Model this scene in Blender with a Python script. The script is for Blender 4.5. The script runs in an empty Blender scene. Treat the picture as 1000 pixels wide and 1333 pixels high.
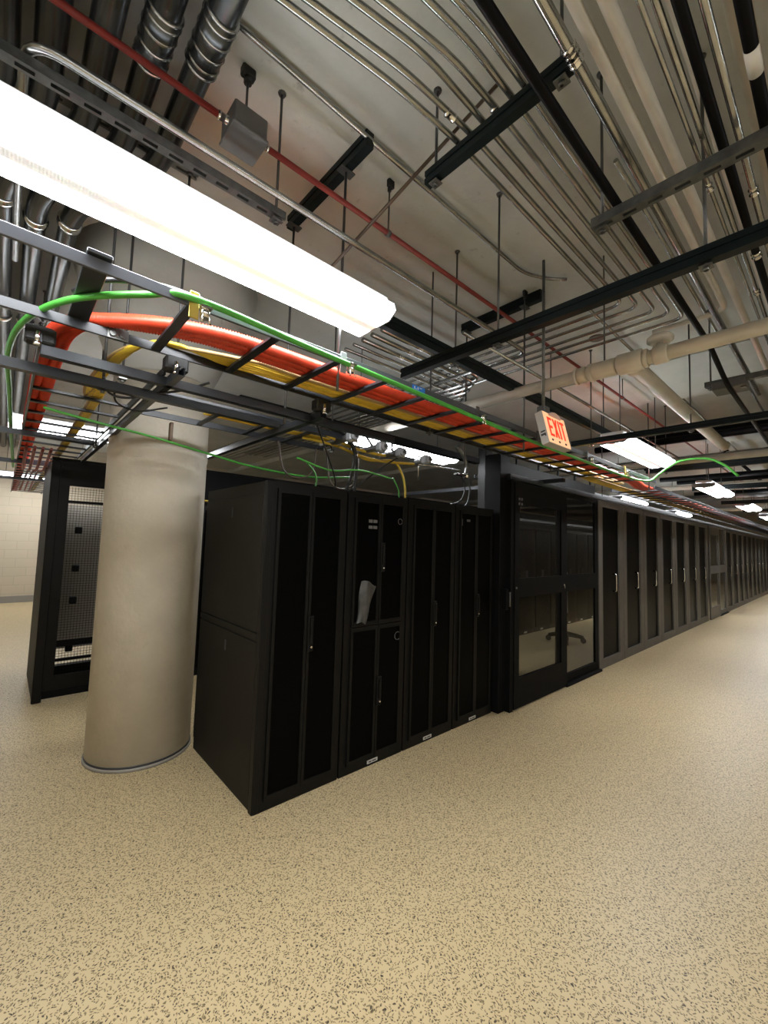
import bpy, math, random
from mathutils import Vector, Matrix
random.seed(7)
sc = bpy.context.scene
COL = sc.collection

# ------------------------------------------------------------------ camera, world, exposure
CAM_H = 1.62
cam_data = bpy.data.cameras.new('camera')
cam_data.sensor_fit = 'HORIZONTAL'
cam_data.sensor_width = 36.0
cam_data.lens = 36.0 * 546.5 / 1000.0
cam_data.clip_start = 0.05
cam_data.clip_end = 200
cam = bpy.data.objects.new('camera', cam_data)
COL.objects.link(cam)
R0 = Vector((0.74051054, -0.67133577, 0.03086132))
U0 = Vector((-0.07166683, -0.03322504, 0.9968751))
B0 = Vector((-0.66821254, -0.74040826, -0.07271599))
cam.matrix_world = Matrix(((R0.x, U0.x, B0.x, 0), (R0.y, U0.y, B0.y, 0), (R0.z, U0.z, B0.z, CAM_H), (0, 0, 0, 1)))
sc.camera = cam
world = bpy.data.worlds.new('world')
sc.world = world
world.use_nodes = True
world.node_tree.nodes['Background'].inputs[0].default_value = (0.6, 0.65, 0.7, 1)
world.node_tree.nodes['Background'].inputs[1].default_value = 0.02
sc.view_settings.view_transform = 'Standard'
sc.view_settings.look = 'None'
sc.view_settings.gamma = 1.0
sc.view_settings.use_curve_mapping = False
sc.view_settings.exposure = 1.06
LAMP_POWER = 17.0
try:
    sc.cycles.use_denoising = True
    sc.cycles.max_bounces = 8
    sc.cycles.diffuse_bounces = 4
    sc.cycles.transparent_max_bounces = 12
except Exception:
    pass

# ------------------------------------------------------------------ materials
def mat(name, col, rough=0.5, metal=0.0, spec=0.5, noise=None, bump=None, emit=None, coat=0.0):
    """noise = (scale, amount): mottles the colour; bump = (scale, strength)."""
    m = bpy.data.materials.new(name)
    m.use_nodes = True
    nt = m.node_tree
    b = nt.nodes['Principled BSDF']
    b.inputs['Base Color'].default_value = (*col, 1)
    b.inputs['Roughness'].default_value = rough
    b.inputs['Metallic'].default_value = metal
    b.inputs['Specular IOR Level'].default_value = spec
    b.inputs['Coat Weight'].default_value = coat
    tc = nt.nodes.new('ShaderNodeTexCoord')
    if noise:
        n = nt.nodes.new('ShaderNodeTexNoise')
        n.inputs['Scale'].default_value = noise[0]
        n.inputs['Detail'].default_value = 6
        nt.links.new(tc.outputs['Object'], n.inputs['Vector'])
        mx = nt.nodes.new('ShaderNodeMix')
        mx.data_type = 'RGBA'
        lo = [c * (1 - noise[1]) for c in col]
        hi = [min(1, c * (1 + noise[1])) for c in col]
        mx.inputs[6].default_value = (*lo, 1)
        mx.inputs[7].default_value = (*hi, 1)
        rp = nt.nodes.new('ShaderNodeMapRange')
        rp.inputs[1].default_value = 0.3
        rp.inputs[2].default_value = 0.7
        nt.links.new(n.outputs[0], rp.inputs[0])
        nt.links.new(rp.outputs[0], mx.inputs[0])
        nt.links.new(mx.outputs[2], b.inputs['Base Color'])
    if bump:
        n2 = nt.nodes.new('ShaderNodeTexNoise')
        n2.inputs['Scale'].default_value = bump[0]
        n2.inputs['Detail'].default_value = 4
        nt.links.new(tc.outputs['Object'], n2.inputs['Vector'])
        bp = nt.nodes.new('ShaderNodeBump')
        bp.inputs['Strength'].default_value = bump[1]
        bp.inputs['Distance'].default_value = 0.01
        nt.links.new(n2.outputs[0], bp.inputs['Height'])
        nt.links.new(bp.outputs[0], b.inputs['Normal'])
    if emit:
        b.inputs['Emission Color'].default_value = (*emit[0], 1)
        b.inputs['Emission Strength'].default_value = emit[1]
    return m

M = {}
M['black'] = mat('black_powder_coat', (0.0045, 0.0045, 0.0046), 0.6, spec=0.08, noise=(14, 0.12))
M['panel'] = mat('black_cabinet_side', (0.012, 0.0108, 0.0085), 0.55, spec=0.15, noise=(5, 0.15))
M['frame'] = mat('charcoal_cabinet_frame', (0.0055, 0.0052, 0.0046), 0.42, spec=0.16, noise=(9, 0.12))
M['greyframe'] = mat('grey_brown_panel_frame', (0.115, 0.104, 0.092), 0.45, metal=0.0, spec=0.25, noise=(7, 0.12))
M['strut_black'] = mat('black_green_strut', (0.004, 0.008, 0.0085), 0.45, spec=0.2, noise=(10, 0.2))
M['tray'] = mat('dark_grey_tray', (0.016, 0.018, 0.022), 0.36, metal=0.1, noise=(12, 0.1))
M['rail'] = mat('lamplit_grey_rail', (0.10, 0.105, 0.12), 0.35, metal=0.3, noise=(12, 0.1))  # near rail only: the lamplight on it is put into this paler grey
M['board'] = mat('pale_board', (0.42, 0.38, 0.32), 0.6)
M['galv'] = mat('galvanised_steel', (0.15, 0.155, 0.15), 0.36, metal=0.8, noise=(30, 0.2))
M['emt'] = mat('steel_conduit', (0.37, 0.375, 0.365), 0.22, metal=0.95, noise=(9, 0.2))
M['bigpipe'] = mat('dull_steel_pipe', (0.085, 0.092, 0.096), 0.26, metal=0.85, noise=(6, 0.25))
M['chrome'] = mat('bright_steel', (0.75, 0.75, 0.73), 0.15, metal=1.0)
M['blackpipe'] = mat('black_iron_pipe', (0.003, 0.003, 0.0035), 0.45, spec=0.08, noise=(12, 0.2))
M['white_pipe'] = mat('painted_white_pipe', (0.56, 0.52, 0.44), 0.5, noise=(6, 0.1), bump=(40, 0.1))
M['red_pipe'] = mat('red_painted_conduit', (0.20, 0.022, 0.016), 0.45, noise=(12, 0.2))
M['orange_duct'] = mat('orange_red_duct', (0.62, 0.055, 0.022), 0.42, noise=(20, 0.12))
M['yellow'] = mat('yellow_fibre', (0.62, 0.43, 0.04), 0.45, noise=(20, 0.1))
M['tan'] = mat('tan_cable', (0.33, 0.22, 0.09), 0.5)
M['green'] = mat('green_ground_cable', (0.07, 0.36, 0.05), 0.4, noise=(15, 0.12))
M['cable'] = mat('black_cable', (0.012, 0.012, 0.013), 0.35)
M['greybox'] = mat('grey_enamel', (0.10, 0.097, 0.097), 0.45, noise=(14, 0.1))
M['lgrey'] = mat('light_grey_plastic', (0.26, 0.27, 0.29), 0.4)
M['white_en'] = mat('white_enamel', (0.75, 0.76, 0.78), 0.4)
M['label'] = mat('white_label', (0.62, 0.61, 0.58), 0.5)
M['ink'] = mat('dark_print', (0.03, 0.03, 0.03), 0.6)
M['blue'] = mat('blue_label', (0.02, 0.17, 0.62), 0.4)
M['goldtag'] = mat('yellow_zinc_clip', (0.62, 0.46, 0.10), 0.35, metal=0.5)
M['bronze'] = mat('brown_clip', (0.12, 0.07, 0.035), 0.5)
M['rubber'] = mat('black_rubber', (0.01, 0.01, 0.01), 0.7)
M['brown'] = mat('brown_rod', (0.085, 0.058, 0.04), 0.5)
M['rod'] = mat('threaded_rod_steel', (0.10, 0.10, 0.10), 0.4, metal=0.7)
M['duct'] = mat('dull_brown_duct', (0.14, 0.115, 0.085), 0.55, noise=(5, 0.25))
M['bag'] = mat('crumpled_grey_film', (0.045, 0.045, 0.043), 0.35, noise=(18, 0.4))
M['baseboard'] = mat('grey_baseboard', (0.24, 0.22, 0.19), 0.5)
M['sign_box'] = mat('warm_grey_sign_box', (0.42, 0.39, 0.36), 0.5)
M['sign_face'] = mat('lit_sign_face', (0.8, 0.62, 0.45), 0.5, emit=((1.0, 0.50, 0.24), 0.36))
M['sign_red'] = mat('lit_red_letter', (0.8, 0.03, 0.01), 0.5, emit=((1.0, 0.025, 0.004), 0.5))
M['sign_canopy'] = mat('pink_white_canopy', (0.8, 0.55, 0.47), 0.45)

# glossy dark door infill, finely perforated (bump only)
def perforated():
    m = mat('perforated_black_door', (0.0012, 0.0012, 0.0012), 0.30, spec=0.04)
    nt = m.node_tree
    tc = nt.nodes['Texture Coordinate']
    v = nt.nodes.new('ShaderNodeTexVoronoi')
    v.inputs['Scale'].default_value = 160
    v.inputs['Randomness'].default_value = 0.0
    nt.links.new(tc.outputs['Object'], v.inputs['Vector'])
    bp = nt.nodes.new('ShaderNodeBump')
    bp.inputs['Strength'].default_value = 0.02
    bp.inputs['Distance'].default_value = 0.002
    nt.links.new(v.outputs['Distance'], bp.inputs['Height'])
    nt.links.new(bp.outputs[0], nt.nodes['Principled BSDF'].inputs['Normal'])
    return m
M['perf'] = perforated()

def glass():
    m = bpy.data.materials.new('tinted_pane')
    m.use_nodes = True
    nt = m.node_tree
    nt.nodes.clear()
    out = nt.nodes.new('ShaderNodeOutputMaterial')
    mix = nt.nodes.new('ShaderNodeMixShader')
    tr = nt.nodes.new('ShaderNodeBsdfTransparent')
    tr.inputs[0].default_value = (0.70, 0.70, 0.68, 1)
    gl = nt.nodes.new('ShaderNodeBsdfGlossy')
    gl.inputs['Roughness'].default_value = 0.03
    lw = nt.nodes.new('ShaderNodeLayerWeight')
    pw = nt.nodes.new('ShaderNodeMath'); pw.operation = 'POWER'; pw.inputs[1].default_value = 4.0
    ml = nt.nodes.new('ShaderNodeMath'); ml.operation = 'MULTIPLY_ADD'; ml.inputs[1].default_value = 0.25; ml.inputs[2].default_value = 0.02
    nt.links.new(lw.outputs['Facing'], pw.inputs[0]); nt.links.new(pw.outputs[0], ml.inputs[0])
    nt.links.new(ml.outputs[0], mix.inputs[0])
    nt.links.new(tr.outputs[0], mix.inputs[1])
    nt.links.new(gl.outputs[0], mix.inputs[2])
    nt.links.new(mix.outputs[0], out.inputs[0])
    return m
M['glass'] = glass()

def floor_mat():
    m = bpy.data.materials.new('speckled_floor_tile')
    m.use_nodes = True
    nt = m.node_tree
    N, Lk = nt.nodes, nt.links
    b = N['Principled BSDF']
    b.inputs['Roughness'].default_value = 0.42
    b.inputs['Specular IOR Level'].default_value = 0.35
    tc = N.new('ShaderNodeTexCoord')
    big = N.new('ShaderNodeTexNoise'); big.inputs['Scale'].default_value = 0.9; big.inputs['Detail'].default_value = 5
    Lk.new(tc.outputs['Object'], big.inputs['Vector'])
    base = N.new('ShaderNodeMix'); base.data_type = 'RGBA'
    base.inputs[6].default_value = (0.53, 0.41, 0.225, 1)
    base.inputs[7].default_value = (0.58, 0.46, 0.27, 1)
    Lk.new(big.outputs[0], base.inputs[0])
    last = base.outputs[2]
    # warp so the chips become little worms
    wn = N.new('ShaderNodeTexNoise'); wn.inputs['Scale'].default_value = 34; wn.inputs['Detail'].default_value = 1
    Lk.new(tc.outputs['Object'], wn.inputs['Vector'])
    sub = N.new('ShaderNodeVectorMath'); sub.operation = 'SUBTRACT'; sub.inputs[1].default_value = (0.5, 0.5, 0.5)
    Lk.new(wn.outputs[1], sub.inputs[0])
    scl = N.new('ShaderNodeVectorMath'); scl.operation = 'SCALE'; scl.inputs['Scale'].default_value = 0.03
    Lk.new(sub.outputs[0], scl.inputs[0])
    add = N.new('ShaderNodeVectorMath'); add.operation = 'ADD'
    Lk.new(tc.outputs['Object'], add.inputs[0]); Lk.new(scl.outputs[0], add.inputs[1])
    for (sx, sy, lo, hi, col, dens, rot) in ((58, 84, 0.15, 0.26, (0.17, 0.125, 0.06, 1), 0.30, 0.5), (88, 56, 0.14, 0.25, (0.24, 0.18, 0.10, 1), 0.20, 0.2),
                                             (72, 62, 0.14, 0.23, (0.050, 0.036, 0.022, 1), 0.50, 1.1)):
        mp = N.new('ShaderNodeMapping'); mp.inputs['Scale'].default_value = (sx, sy, 1); mp.inputs['Rotation'].default_value = (0, 0, rot)
        Lk.new(add.outputs[0], mp.inputs['Vector'])
        v = N.new('ShaderNodeTexVoronoi'); v.voronoi_dimensions = '2D'; v.inputs['Scale'].default_value = 1.0
        Lk.new(mp.outputs[0], v.inputs['Vector'])
        r = N.new('ShaderNodeMapRange'); r.inputs[1].default_value = lo; r.inputs[2].default_value = hi; r.inputs[3].default_value = 1; r.inputs[4].default_value = 0
        Lk.new(v.outputs['Distance'], r.inputs[0])
        sepc = N.new('ShaderNodeSeparateColor'); Lk.new(v.outputs['Color'], sepc.inputs[0])
        gt = N.new('ShaderNodeMath'); gt.operation = 'GREATER_THAN'; gt.inputs[1].default_value = dens
        Lk.new(sepc.outputs[0], gt.inputs[0])
        mu = N.new('ShaderNodeMath'); mu.operation = 'MULTIPLY'
        Lk.new(r.outputs[0], mu.inputs[0]); Lk.new(gt.outputs[0], mu.inputs[1])
        mx = N.new('ShaderNodeMix'); mx.data_type = 'RGBA'; mx.inputs[7].default_value = col
        Lk.new(mu.outputs[0], mx.inputs[0]); Lk.new(last, mx.inputs[6])
        last = mx.outputs[2]
    Lk.new(last, b.inputs['Base Color'])
    return m
M['floor'] = floor_mat()

def concrete(name, c0, c1, stain=0.5, rough=0.85, sc1=1.3):
    m = bpy.data.materials.new(name)
    m.use_nodes = True
    nt = m.node_tree
    N, Lk = nt.nodes, nt.links
    b = N['Principled BSDF']; b.inputs['Roughness'].default_value = rough
    tc = N.new('ShaderNodeTexCoord')
    n1 = N.new('ShaderNodeTexNoise'); n1.inputs['Scale'].default_value = sc1; n1.inputs['Detail'].default_value = 8; n1.inputs['Roughness'].default_value = 0.62
    Lk.new(tc.outputs['Object'], n1.inputs['Vector'])
    r1 = N.new('ShaderNodeMapRange'); r1.inputs[1].default_value = 0.32; r1.inputs[2].default_value = 0.68
    Lk.new(n1.outputs[0], r1.inputs[0])
    mx = N.new('ShaderNodeMix'); mx.data_type = 'RGBA'; mx.inputs[6].default_value = (*c0, 1); mx.inputs[7].default_value = (*c1, 1)
    Lk.new(r1.outputs[0], mx.inputs[0])
    # small stains
    n2 = N.new('ShaderNodeTexNoise'); n2.inputs['Scale'].default_value = 13; n2.inputs['Detail'].default_value = 5
    Lk.new(tc.outputs['Object'], n2.inputs['Vector'])
    r2 = N.new('ShaderNodeMapRange'); r2.inputs[1].default_value = 0.66; r2.inputs[2].default_value = 0.76; r2.inputs[4].default_value = stain
    Lk.new(n2.outputs[0], r2.inputs[0])
    m2 = N.new('ShaderNodeMix'); m2.data_type = 'RGBA'; m2.inputs[7].default_value = (c0[0] * 0.5, c0[1] * 0.45, c0[2] * 0.4, 1)
    Lk.new(r2.outputs[0], m2.inputs[0]); Lk.new(mx.outputs[2], m2.inputs[6])
    Lk.new(m2.outputs[2], b.inputs['Base Color'])
    n3 = N.new('ShaderNodeTexNoise'); n3.inputs['Scale'].default_value = 25; n3.inputs['Detail'].default_value = 6
    Lk.new(tc.outputs['Object'], n3.inputs['Vector'])
    bp = N.new('ShaderNodeBump'); bp.inputs['Strength'].default_value = 0.15; bp.inputs['Distance'].default_value = 0.02
    Lk.new(n3.outputs[0], bp.inputs['Height']); Lk.new(bp.outputs[0], b.inputs['Normal'])
    return m
M['ceiling'] = concrete('board_marked_concrete', (0.385, 0.395, 0.375), (0.50, 0.51, 0.485), 0.5)
M['column'] = concrete('smooth_cast_column', (0.50, 0.455, 0.37), (0.57, 0.52, 0.43), 0.12, 0.6, 5.0)

def block_wall():
    m = bpy.data.materials.new('painted_block_wall')
    m.use_nodes = True
    nt = m.node_tree
    N, Lk = nt.nodes, nt.links
    b = N['Principled BSDF']; b.inputs['Roughness'].default_value = 0.7
    tc = N.new('ShaderNodeTexCoord')
    sp = N.new('ShaderNodeSeparateXYZ'); Lk.new(tc.outputs['Object'], sp.inputs[0])
    ad = N.new('ShaderNodeMath'); ad.operation = 'ADD'; Lk.new(sp.outputs[0], ad.inputs[0]); Lk.new(sp.outputs[1], ad.inputs[1])
    cb = N.new('ShaderNodeCombineXYZ'); Lk.new(ad.outputs[0], cb.inputs[0]); Lk.new(sp.outputs[2], cb.inputs[1])
    br = N.new('ShaderNodeTexBrick'); br.inputs['Scale'].default_value = 1.0
    br.inputs['Brick Width'].default_value = 0.4; br.inputs['Row Height'].default_value = 0.2; br.inputs['Mortar Size'].default_value = 0.006
    br.inputs['Color1'].default_value = (0.50, 0.43, 0.32, 1); br.inputs['Color2'].default_value = (0.48, 0.41, 0.305, 1); br.inputs['Mortar'].default_value = (0.42, 0.36, 0.27, 1)
    Lk.new(cb.outputs[0], br.inputs['Vector']); Lk.new(br.outputs[0], b.inputs['Base Color'])
    return m
M['wall'] = block_wall()

def lens_mat():
    """the acrylic lens of a strip light: two tubes glow through a prismatic sheet"""
    m = bpy.data.materials.new('lit_prismatic_lens')
    m.use_nodes = True
    nt = m.node_tree
    N, Lk = nt.nodes, nt.links
    b = N['Principled BSDF']
    b.inputs['Base Color'].default_value = (0.8, 0.8, 0.8, 1)
    b.inputs['Roughness'].default_value = 0.3
    b.inputs['Emission Color'].default_value = (0.94, 0.97, 1.0, 1)
    tc = N.new('ShaderNodeTexCoord')
    sp = N.new('ShaderNodeSeparateXYZ'); Lk.new(tc.outputs['Object'], sp.inputs[0])
    w = N.new('ShaderNodeMath'); w.operation = 'MULTIPLY'; w.inputs[1].default_value = 2 * math.pi / 0.2
    Lk.new(sp.outputs[1], w.inputs[0])
    c = N.new('ShaderNodeMath'); c.operation = 'COSINE'; Lk.new(w.outputs[0], c.inputs[0])
    r = N.new('ShaderNodeMapRange'); r.inputs[1].default_value = 0.1; r.inputs[2].default_value = 0.80
    r.inputs[3].default_value = LAMP_POWER * 1.25; r.inputs[4].default_value = LAMP_POWER * 0.024
    Lk.new(c.outputs[0], r.inputs[0])
    # prism cells of the sheet, plainest between the two tubes
    gx = N.new('ShaderNodeTexVoronoi'); gx.inputs['Scale'].default_value = 110; gx.inputs['Randomness'].default_value = 0.0
    Lk.new(tc.outputs['Object'], gx.inputs['Vector'])
    gr = N.new('ShaderNodeMapRange'); gr.inputs[1].default_value = 0.25; gr.inputs[2].default_value = 0.45; gr.inputs[3].default_value = 1.0; gr.inputs[4].default_value = 0.4
    Lk.new(gx.outputs['Distance'], gr.inputs[0])
    bw = N.new('ShaderNodeMapRange'); bw.inputs[1].default_value = 0.6; bw.inputs[2].default_value = 1.0
    Lk.new(c.outputs[0], bw.inputs[0])
    mxv = N.new('ShaderNodeMix'); mxv.inputs[2].default_value = 1.0
    Lk.new(bw.outputs[0], mxv.inputs[0]); Lk.new(gr.outputs[0], mxv.inputs[3])
    pr = N.new('ShaderNodeMath'); pr.operation = 'MULTIPLY'
    Lk.new(r.outputs[0], pr.inputs[0]); Lk.new(mxv.outputs[0], pr.inputs[1])
    ge = N.new('ShaderNodeNewGeometry'); sn = N.new('ShaderNodeSeparateXYZ'); Lk.new(ge.outputs['Normal'], sn.inputs[0])
    dn = N.new('ShaderNodeMapRange'); dn.inputs[1].default_value = 0.05; dn.inputs[2].default_value = -0.6; dn.inputs[3].default_value = 0.30; dn.inputs[4].default_value = 1.0
    Lk.new(sn.outputs[2], dn.inputs[0])
    p2 = N.new('ShaderNodeMath'); p2.operation = 'MULTIPLY'
    Lk.new(pr.outputs[0], p2.inputs[0]); Lk.new(dn.outputs[0], p2.inputs[1])
    Lk.new(p2.outputs[0], b.inputs['Emission Strength'])
    return m
M['lens'] = lens_mat()

# ------------------------------------------------------------------ mesh and object helpers
class MB:
    def __init__(s):
        s.v, s.f, s.sm = [], [], []
    def quad(s, a, b, c, d):
        i = len(s.v); s.v += [Vector(p) for p in (a, b, c, d)]; s.f.append((i, i + 1, i + 2, i + 3)); s.sm.append(False)
    def box(s, x0, x1, y0, y1, z0, z1):
        if x0 > x1: x0, x1 = x1, x0
        if y0 > y1: y0, y1 = y1, y0
        if z0 > z1: z0, z1 = z1, z0
        i = len(s.v)
        s.v += [Vector(p) for p in ((x0, y0, z0), (x1, y0, z0), (x1, y1, z0), (x0, y1, z0), (x0, y0, z1), (x1, y0, z1), (x1, y1, z1), (x0, y1, z1))]
        for f in ((0, 3, 2, 1), (4, 5, 6, 7), (0, 1, 5, 4), (1, 2, 6, 5), (2, 3, 7, 6), (3, 0, 4, 7)):
            s.f.append(tuple(i + k for k in f)); s.sm.append(False)
        return s
    def cbox(s, x0, x1, y0, y1, z0, z1, c=0.003):
        """box with small chamfers on its vertical and top edges (three stacked rings)"""
        if x0 > x1: x0, x1 = x1, x0
        if y0 > y1: y0, y1 = y1, y0
        c = min(c, (x1 - x0) * .45, (y1 - y0) * .45, (z1 - z0) * .45)
        rings = []
        for z, k in ((z0, c), (z0 + c, 0), (z1 - c, 0), (z1, c)):
            a0, a1, b0, b1 = x0 + k, x1 - k, y0 + k, y1 - k
            ring = [(a0 + c, b0, z), (a1 - c, b0, z), (a1, b0 + c, z), (a1, b1 - c, z), (a1 - c, b1, z), (a0 + c, b1, z), (a0, b1 - c, z), (a0, b0 + c, z)]
            i = len(s.v); s.v += [Vector(p) for p in ring]; rings.append(i)
        for a, b in zip(rings, rings[1:]):
            for k in range(8):
                s.f.append((a + k, a + (k + 1) % 8, b + (k + 1) % 8, b + k)); s.sm.append(False)
        s.f.append(tuple(rings[0] + k for k in reversed(range(8)))); s.sm.append(False)
        s.f.append(tuple(rings[-1] + k for k in range(8))); s.sm.append(False)
        return s
    def tube(s, pts, r, n=12, caps=True):
        pts = [Vector(p) for p in pts]
        rs = r if isinstance(r, (list, tuple)) else [r] * len(pts)
        t0 = (pts[1] - pts[0]).normalized()
        up = Vector((0, 0, 1)) if abs(t0.z) < 0.9 else Vector((1, 0, 0))
        u = t0.cross(up).normalized()
        base = len(s.v)
        for k, p in enumerate(pts):
            if k == 0: t = t0
            elif k == len(pts) - 1: t = (pts[k] - pts[k - 1]).normalized()
            else:
                t = (pts[k + 1] - pts[k]).normalized() + (pts[k] - pts[k - 1]).normalized()
                t = t.normalized() if t.length > 1e-6 else t0
            u = (u - t * u.dot(t))
            u = u.normalized() if u.length > 1e-6 else t.orthogonal().normalized()
            w = t.cross(u)
            for j in range(n):
                a = 2 * math.pi * j / n
                s.v.append(p + (u * math.cos(a) + w * math.sin(a)) * rs[k])
        for k in range(len(pts) - 1):
            for j in range(n):
                a, b = base + k * n + j, base + k * n + (j + 1) % n
                s.f.append((a, b, b + n, a + n)); s.sm.append(True)
        if caps:
            s.f.append(tuple(base + j for j in reversed(range(n)))); s.sm.append(False)
            e = base + (len(pts) - 1) * n
            s.f.append(tuple(e + j for j in range(n))); s.sm.append(False)
        return s
    def cyl(s, a, b, r, n=16, r2=None):
        return s.tube([a, b], [r, r if r2 is None else r2], n)
    def prism(s, poly, axis, a, b):
        """extrude a 2-D polygon along axis from a to b"""
        def pt(p, t):
            return Vector((t, p[0], p[1])) if axis == 'x' else Vector((p[0], t, p[1])) if axis == 'y' else Vector((p[0], p[1], t))
        n = len(poly); i = len(s.v)
        s.v += [pt(p, a) for p in poly] + [pt(p, b) for p in poly]
        for k in range(n):
            s.f.append((i + k, i + (k + 1) % n, i + n + (k + 1) % n, i + n + k)); s.sm.append(False)
        s.f.append(tuple(i + k for k in reversed(range(n)))); s.sm.append(False)
        s.f.append(tuple(i + n + k for k in range(n))); s.sm.append(False)
        return s
    def channel(s, axis, a, b, c, z0, w=0.041, h=0.041, slots=True, pitch=0.09, slen=0.05, swid=0.014):
        """open-topped strut channel along axis at lateral centre c, bottom at z0"""
        def bx(t0, t1, l0, l1, q0, q1):
            if axis == 'x': s.box(t0, t1, c + l0, c + l1, q0, q1)
            else: s.box(c + l0, c + l1, t0, t1, q0, q1)
        th = 0.003
        hw = w / 2
        bx(a, b, -hw, -hw + th, z0, z0 + h); bx(a, b, hw - th, hw, z0, z0 + h)
        bx(a, b, -hw + th, -hw + 0.010, z0 + h - th, z0 + h); bx(a, b, hw - 0.010, hw - th, z0 + h - th, z0 + h)
        if not slots:
            bx(a, b, -hw + th, hw - th, z0, z0 + th)
            return s
        bx(a, b, -hw + th, -swid / 2, z0, z0 + th); bx(a, b, swid / 2, hw - th, z0, z0 + th)
        t = a
        while t < b:
            bx(t, min(b, t + pitch - slen), -swid / 2, swid / 2, z0, z0 + th)
            t += pitch
        return s

ORG = {}
def new_mesh_obj(name, mb, m, origin):
    me = bpy.data.meshes.new(name)
    me.from_pydata([tuple(v - origin) for v in mb.v], [], mb.f)
    me.polygons.foreach_set('use_smooth', mb.sm)
    me.update()
    o = bpy.data.objects.new(name, me)
    if m is not None:
        me.materials.append(m)
    COL.objects.link(o)
    return o
def centre(mb, bottom=False):
    xs = [v.x for v in mb.v]; ys = [v.y for v in mb.v]; zs = [v.z for v in mb.v]
    return Vector(((min(xs) + max(xs)) / 2, (min(ys) + max(ys)) / 2, min(zs) if bottom else (min(zs) + max(zs)) / 2))
def tag(o, label, cat, group=None):
    o['label'] = label; o['category'] = cat
    if group: o['group'] = group
    return o
def thing(name, label, cat, loc, group=None):
    o = bpy.data.objects.new(name, None)
    o.empty_display_size = 0.1
    COL.objects.link(o); o.location = loc; ORG[o] = Vector(loc)
    return tag(o, label, cat, group)
def part(name, mb, m, parent, label=None):
    c = centre(mb)
    o = new_mesh_obj(name, mb, m, c)
    o.parent = parent; o.location = c - ORG[parent]; ORG[o] = c
    if label: o['label'] = label
    return o
def solo(name, mb, m, label, cat, group=None):
    c = centre(mb, True)
    o = new_mesh_obj(name, mb, m, c); o.location = c; ORG[o] = c
    return tag(o, label, cat, group)
def structure(name, mb, m):
    c = centre(mb, True)
    o = new_mesh_obj(name, mb, m, c); o.location = c; ORG[o] = c
    o['kind'] = 'structure'
    return o
def copy_tree(o, parent=None, delta=Vector((0, 0, 0))):
    c = o.copy(); COL.objects.link(c)
    if parent is not None: c.parent = parent
    for ch in list(o.children): copy_tree(ch, c)
    return c
def dup(root, delta, label, group=None):
    c = copy_tree(root)
    c.location = Vector(root.location) + Vector(delta)
    c['label'] = label
    if group: c['group'] = group
    return c
def rounded(pts, rad, n=6):
    pts = [Vector(p) for p in pts]; out = [pts[0]]
    for i in range(1, len(pts) - 1):
        a, p, b = pts[i - 1], pts[i], pts[i + 1]
        d1, d2 = (a - p), (b - p)
        r = min(rad, d1.length * .48, d2.length * .48)
        s, e = p + d1.normalized() * r, p + d2.normalized() * r
        for k in range(n + 1):
            t = k / n
            out.append(s * (1 - t) ** 2 + p * 2 * t * (1 - t) + e * t * t)
    out.append(pts[-1])
    return out
def spline(pts, n=8):
    pts = [Vector(p) for p in pts]; P = [pts[0] * 2 - pts[1]] + pts + [pts[-1] * 2 - pts[-2]]; out = []
    for i in range(1, len(P) - 2):
        p0, p1, p2, p3 = P[i - 1:i + 3]
        for k in range(n):
            t = k / n
            out.append(0.5 * ((2 * p1) + (p2 - p0) * t + (2 * p0 - 5 * p1 + 4 * p2 - p3) * t * t + (3 * p1 - p0 - 3 * p2 + p3) * t ** 3))
    out.append(pts[-1])
    return out
ORD = ['first', 'second', 'third', 'fourth', 'fifth', 'sixth', 'seventh', 'eighth', 'ninth', 'tenth', 'eleventh', 'twelfth', 'thirteenth', 'fourteenth', 'fifteenth']

# ------------------------------------------------------------------ the room
CEIL = 3.70
X0, X1, Y0, Y1 = -4.5, 30.0, -3.6, 12.8
structure('floor', MB().box(X0 - .2, X1 + .2, Y0 - .2, Y1 + .2, -0.15, 0), M['floor'])
structure('ceiling', MB().box(X0 - .2, X1 + .2, Y0 - .2, Y1 + .2, CEIL, CEIL + .2), M['ceiling'])
structure('wall_back', MB().box(X0, X1, Y1, Y1 + .2, 0, CEIL), M['wall'])
structure('wall_front', MB().box(X0, X1, Y0 - .2, Y0, 0, CEIL), M['wall'])
structure('wall_left', MB().box(X0 - .2, X0, Y0 - .2, Y1 + .2, 0, CEIL), M['wall'])
structure('wall_right', MB().box(X1, X1 + .2, Y0 - .2, Y1 + .2, 0, CEIL), M['wall'])
structure('baseboard_back', MB().box(X0, X1, Y1 - .02, Y1, 0, .15), M['baseboard'])
# wide shallow slab bands in the ceiling
for i, (a, b) in enumerate(((5.0, 6.4), (8.2, 9.4), (12.0, 13.2), (16.0, 17.2), (20.0, 21.2))):
    structure('trim_%d' % (i + 1), MB().box(a, b, Y0, Y1, CEIL - .10, CEIL), M['ceiling'])

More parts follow.
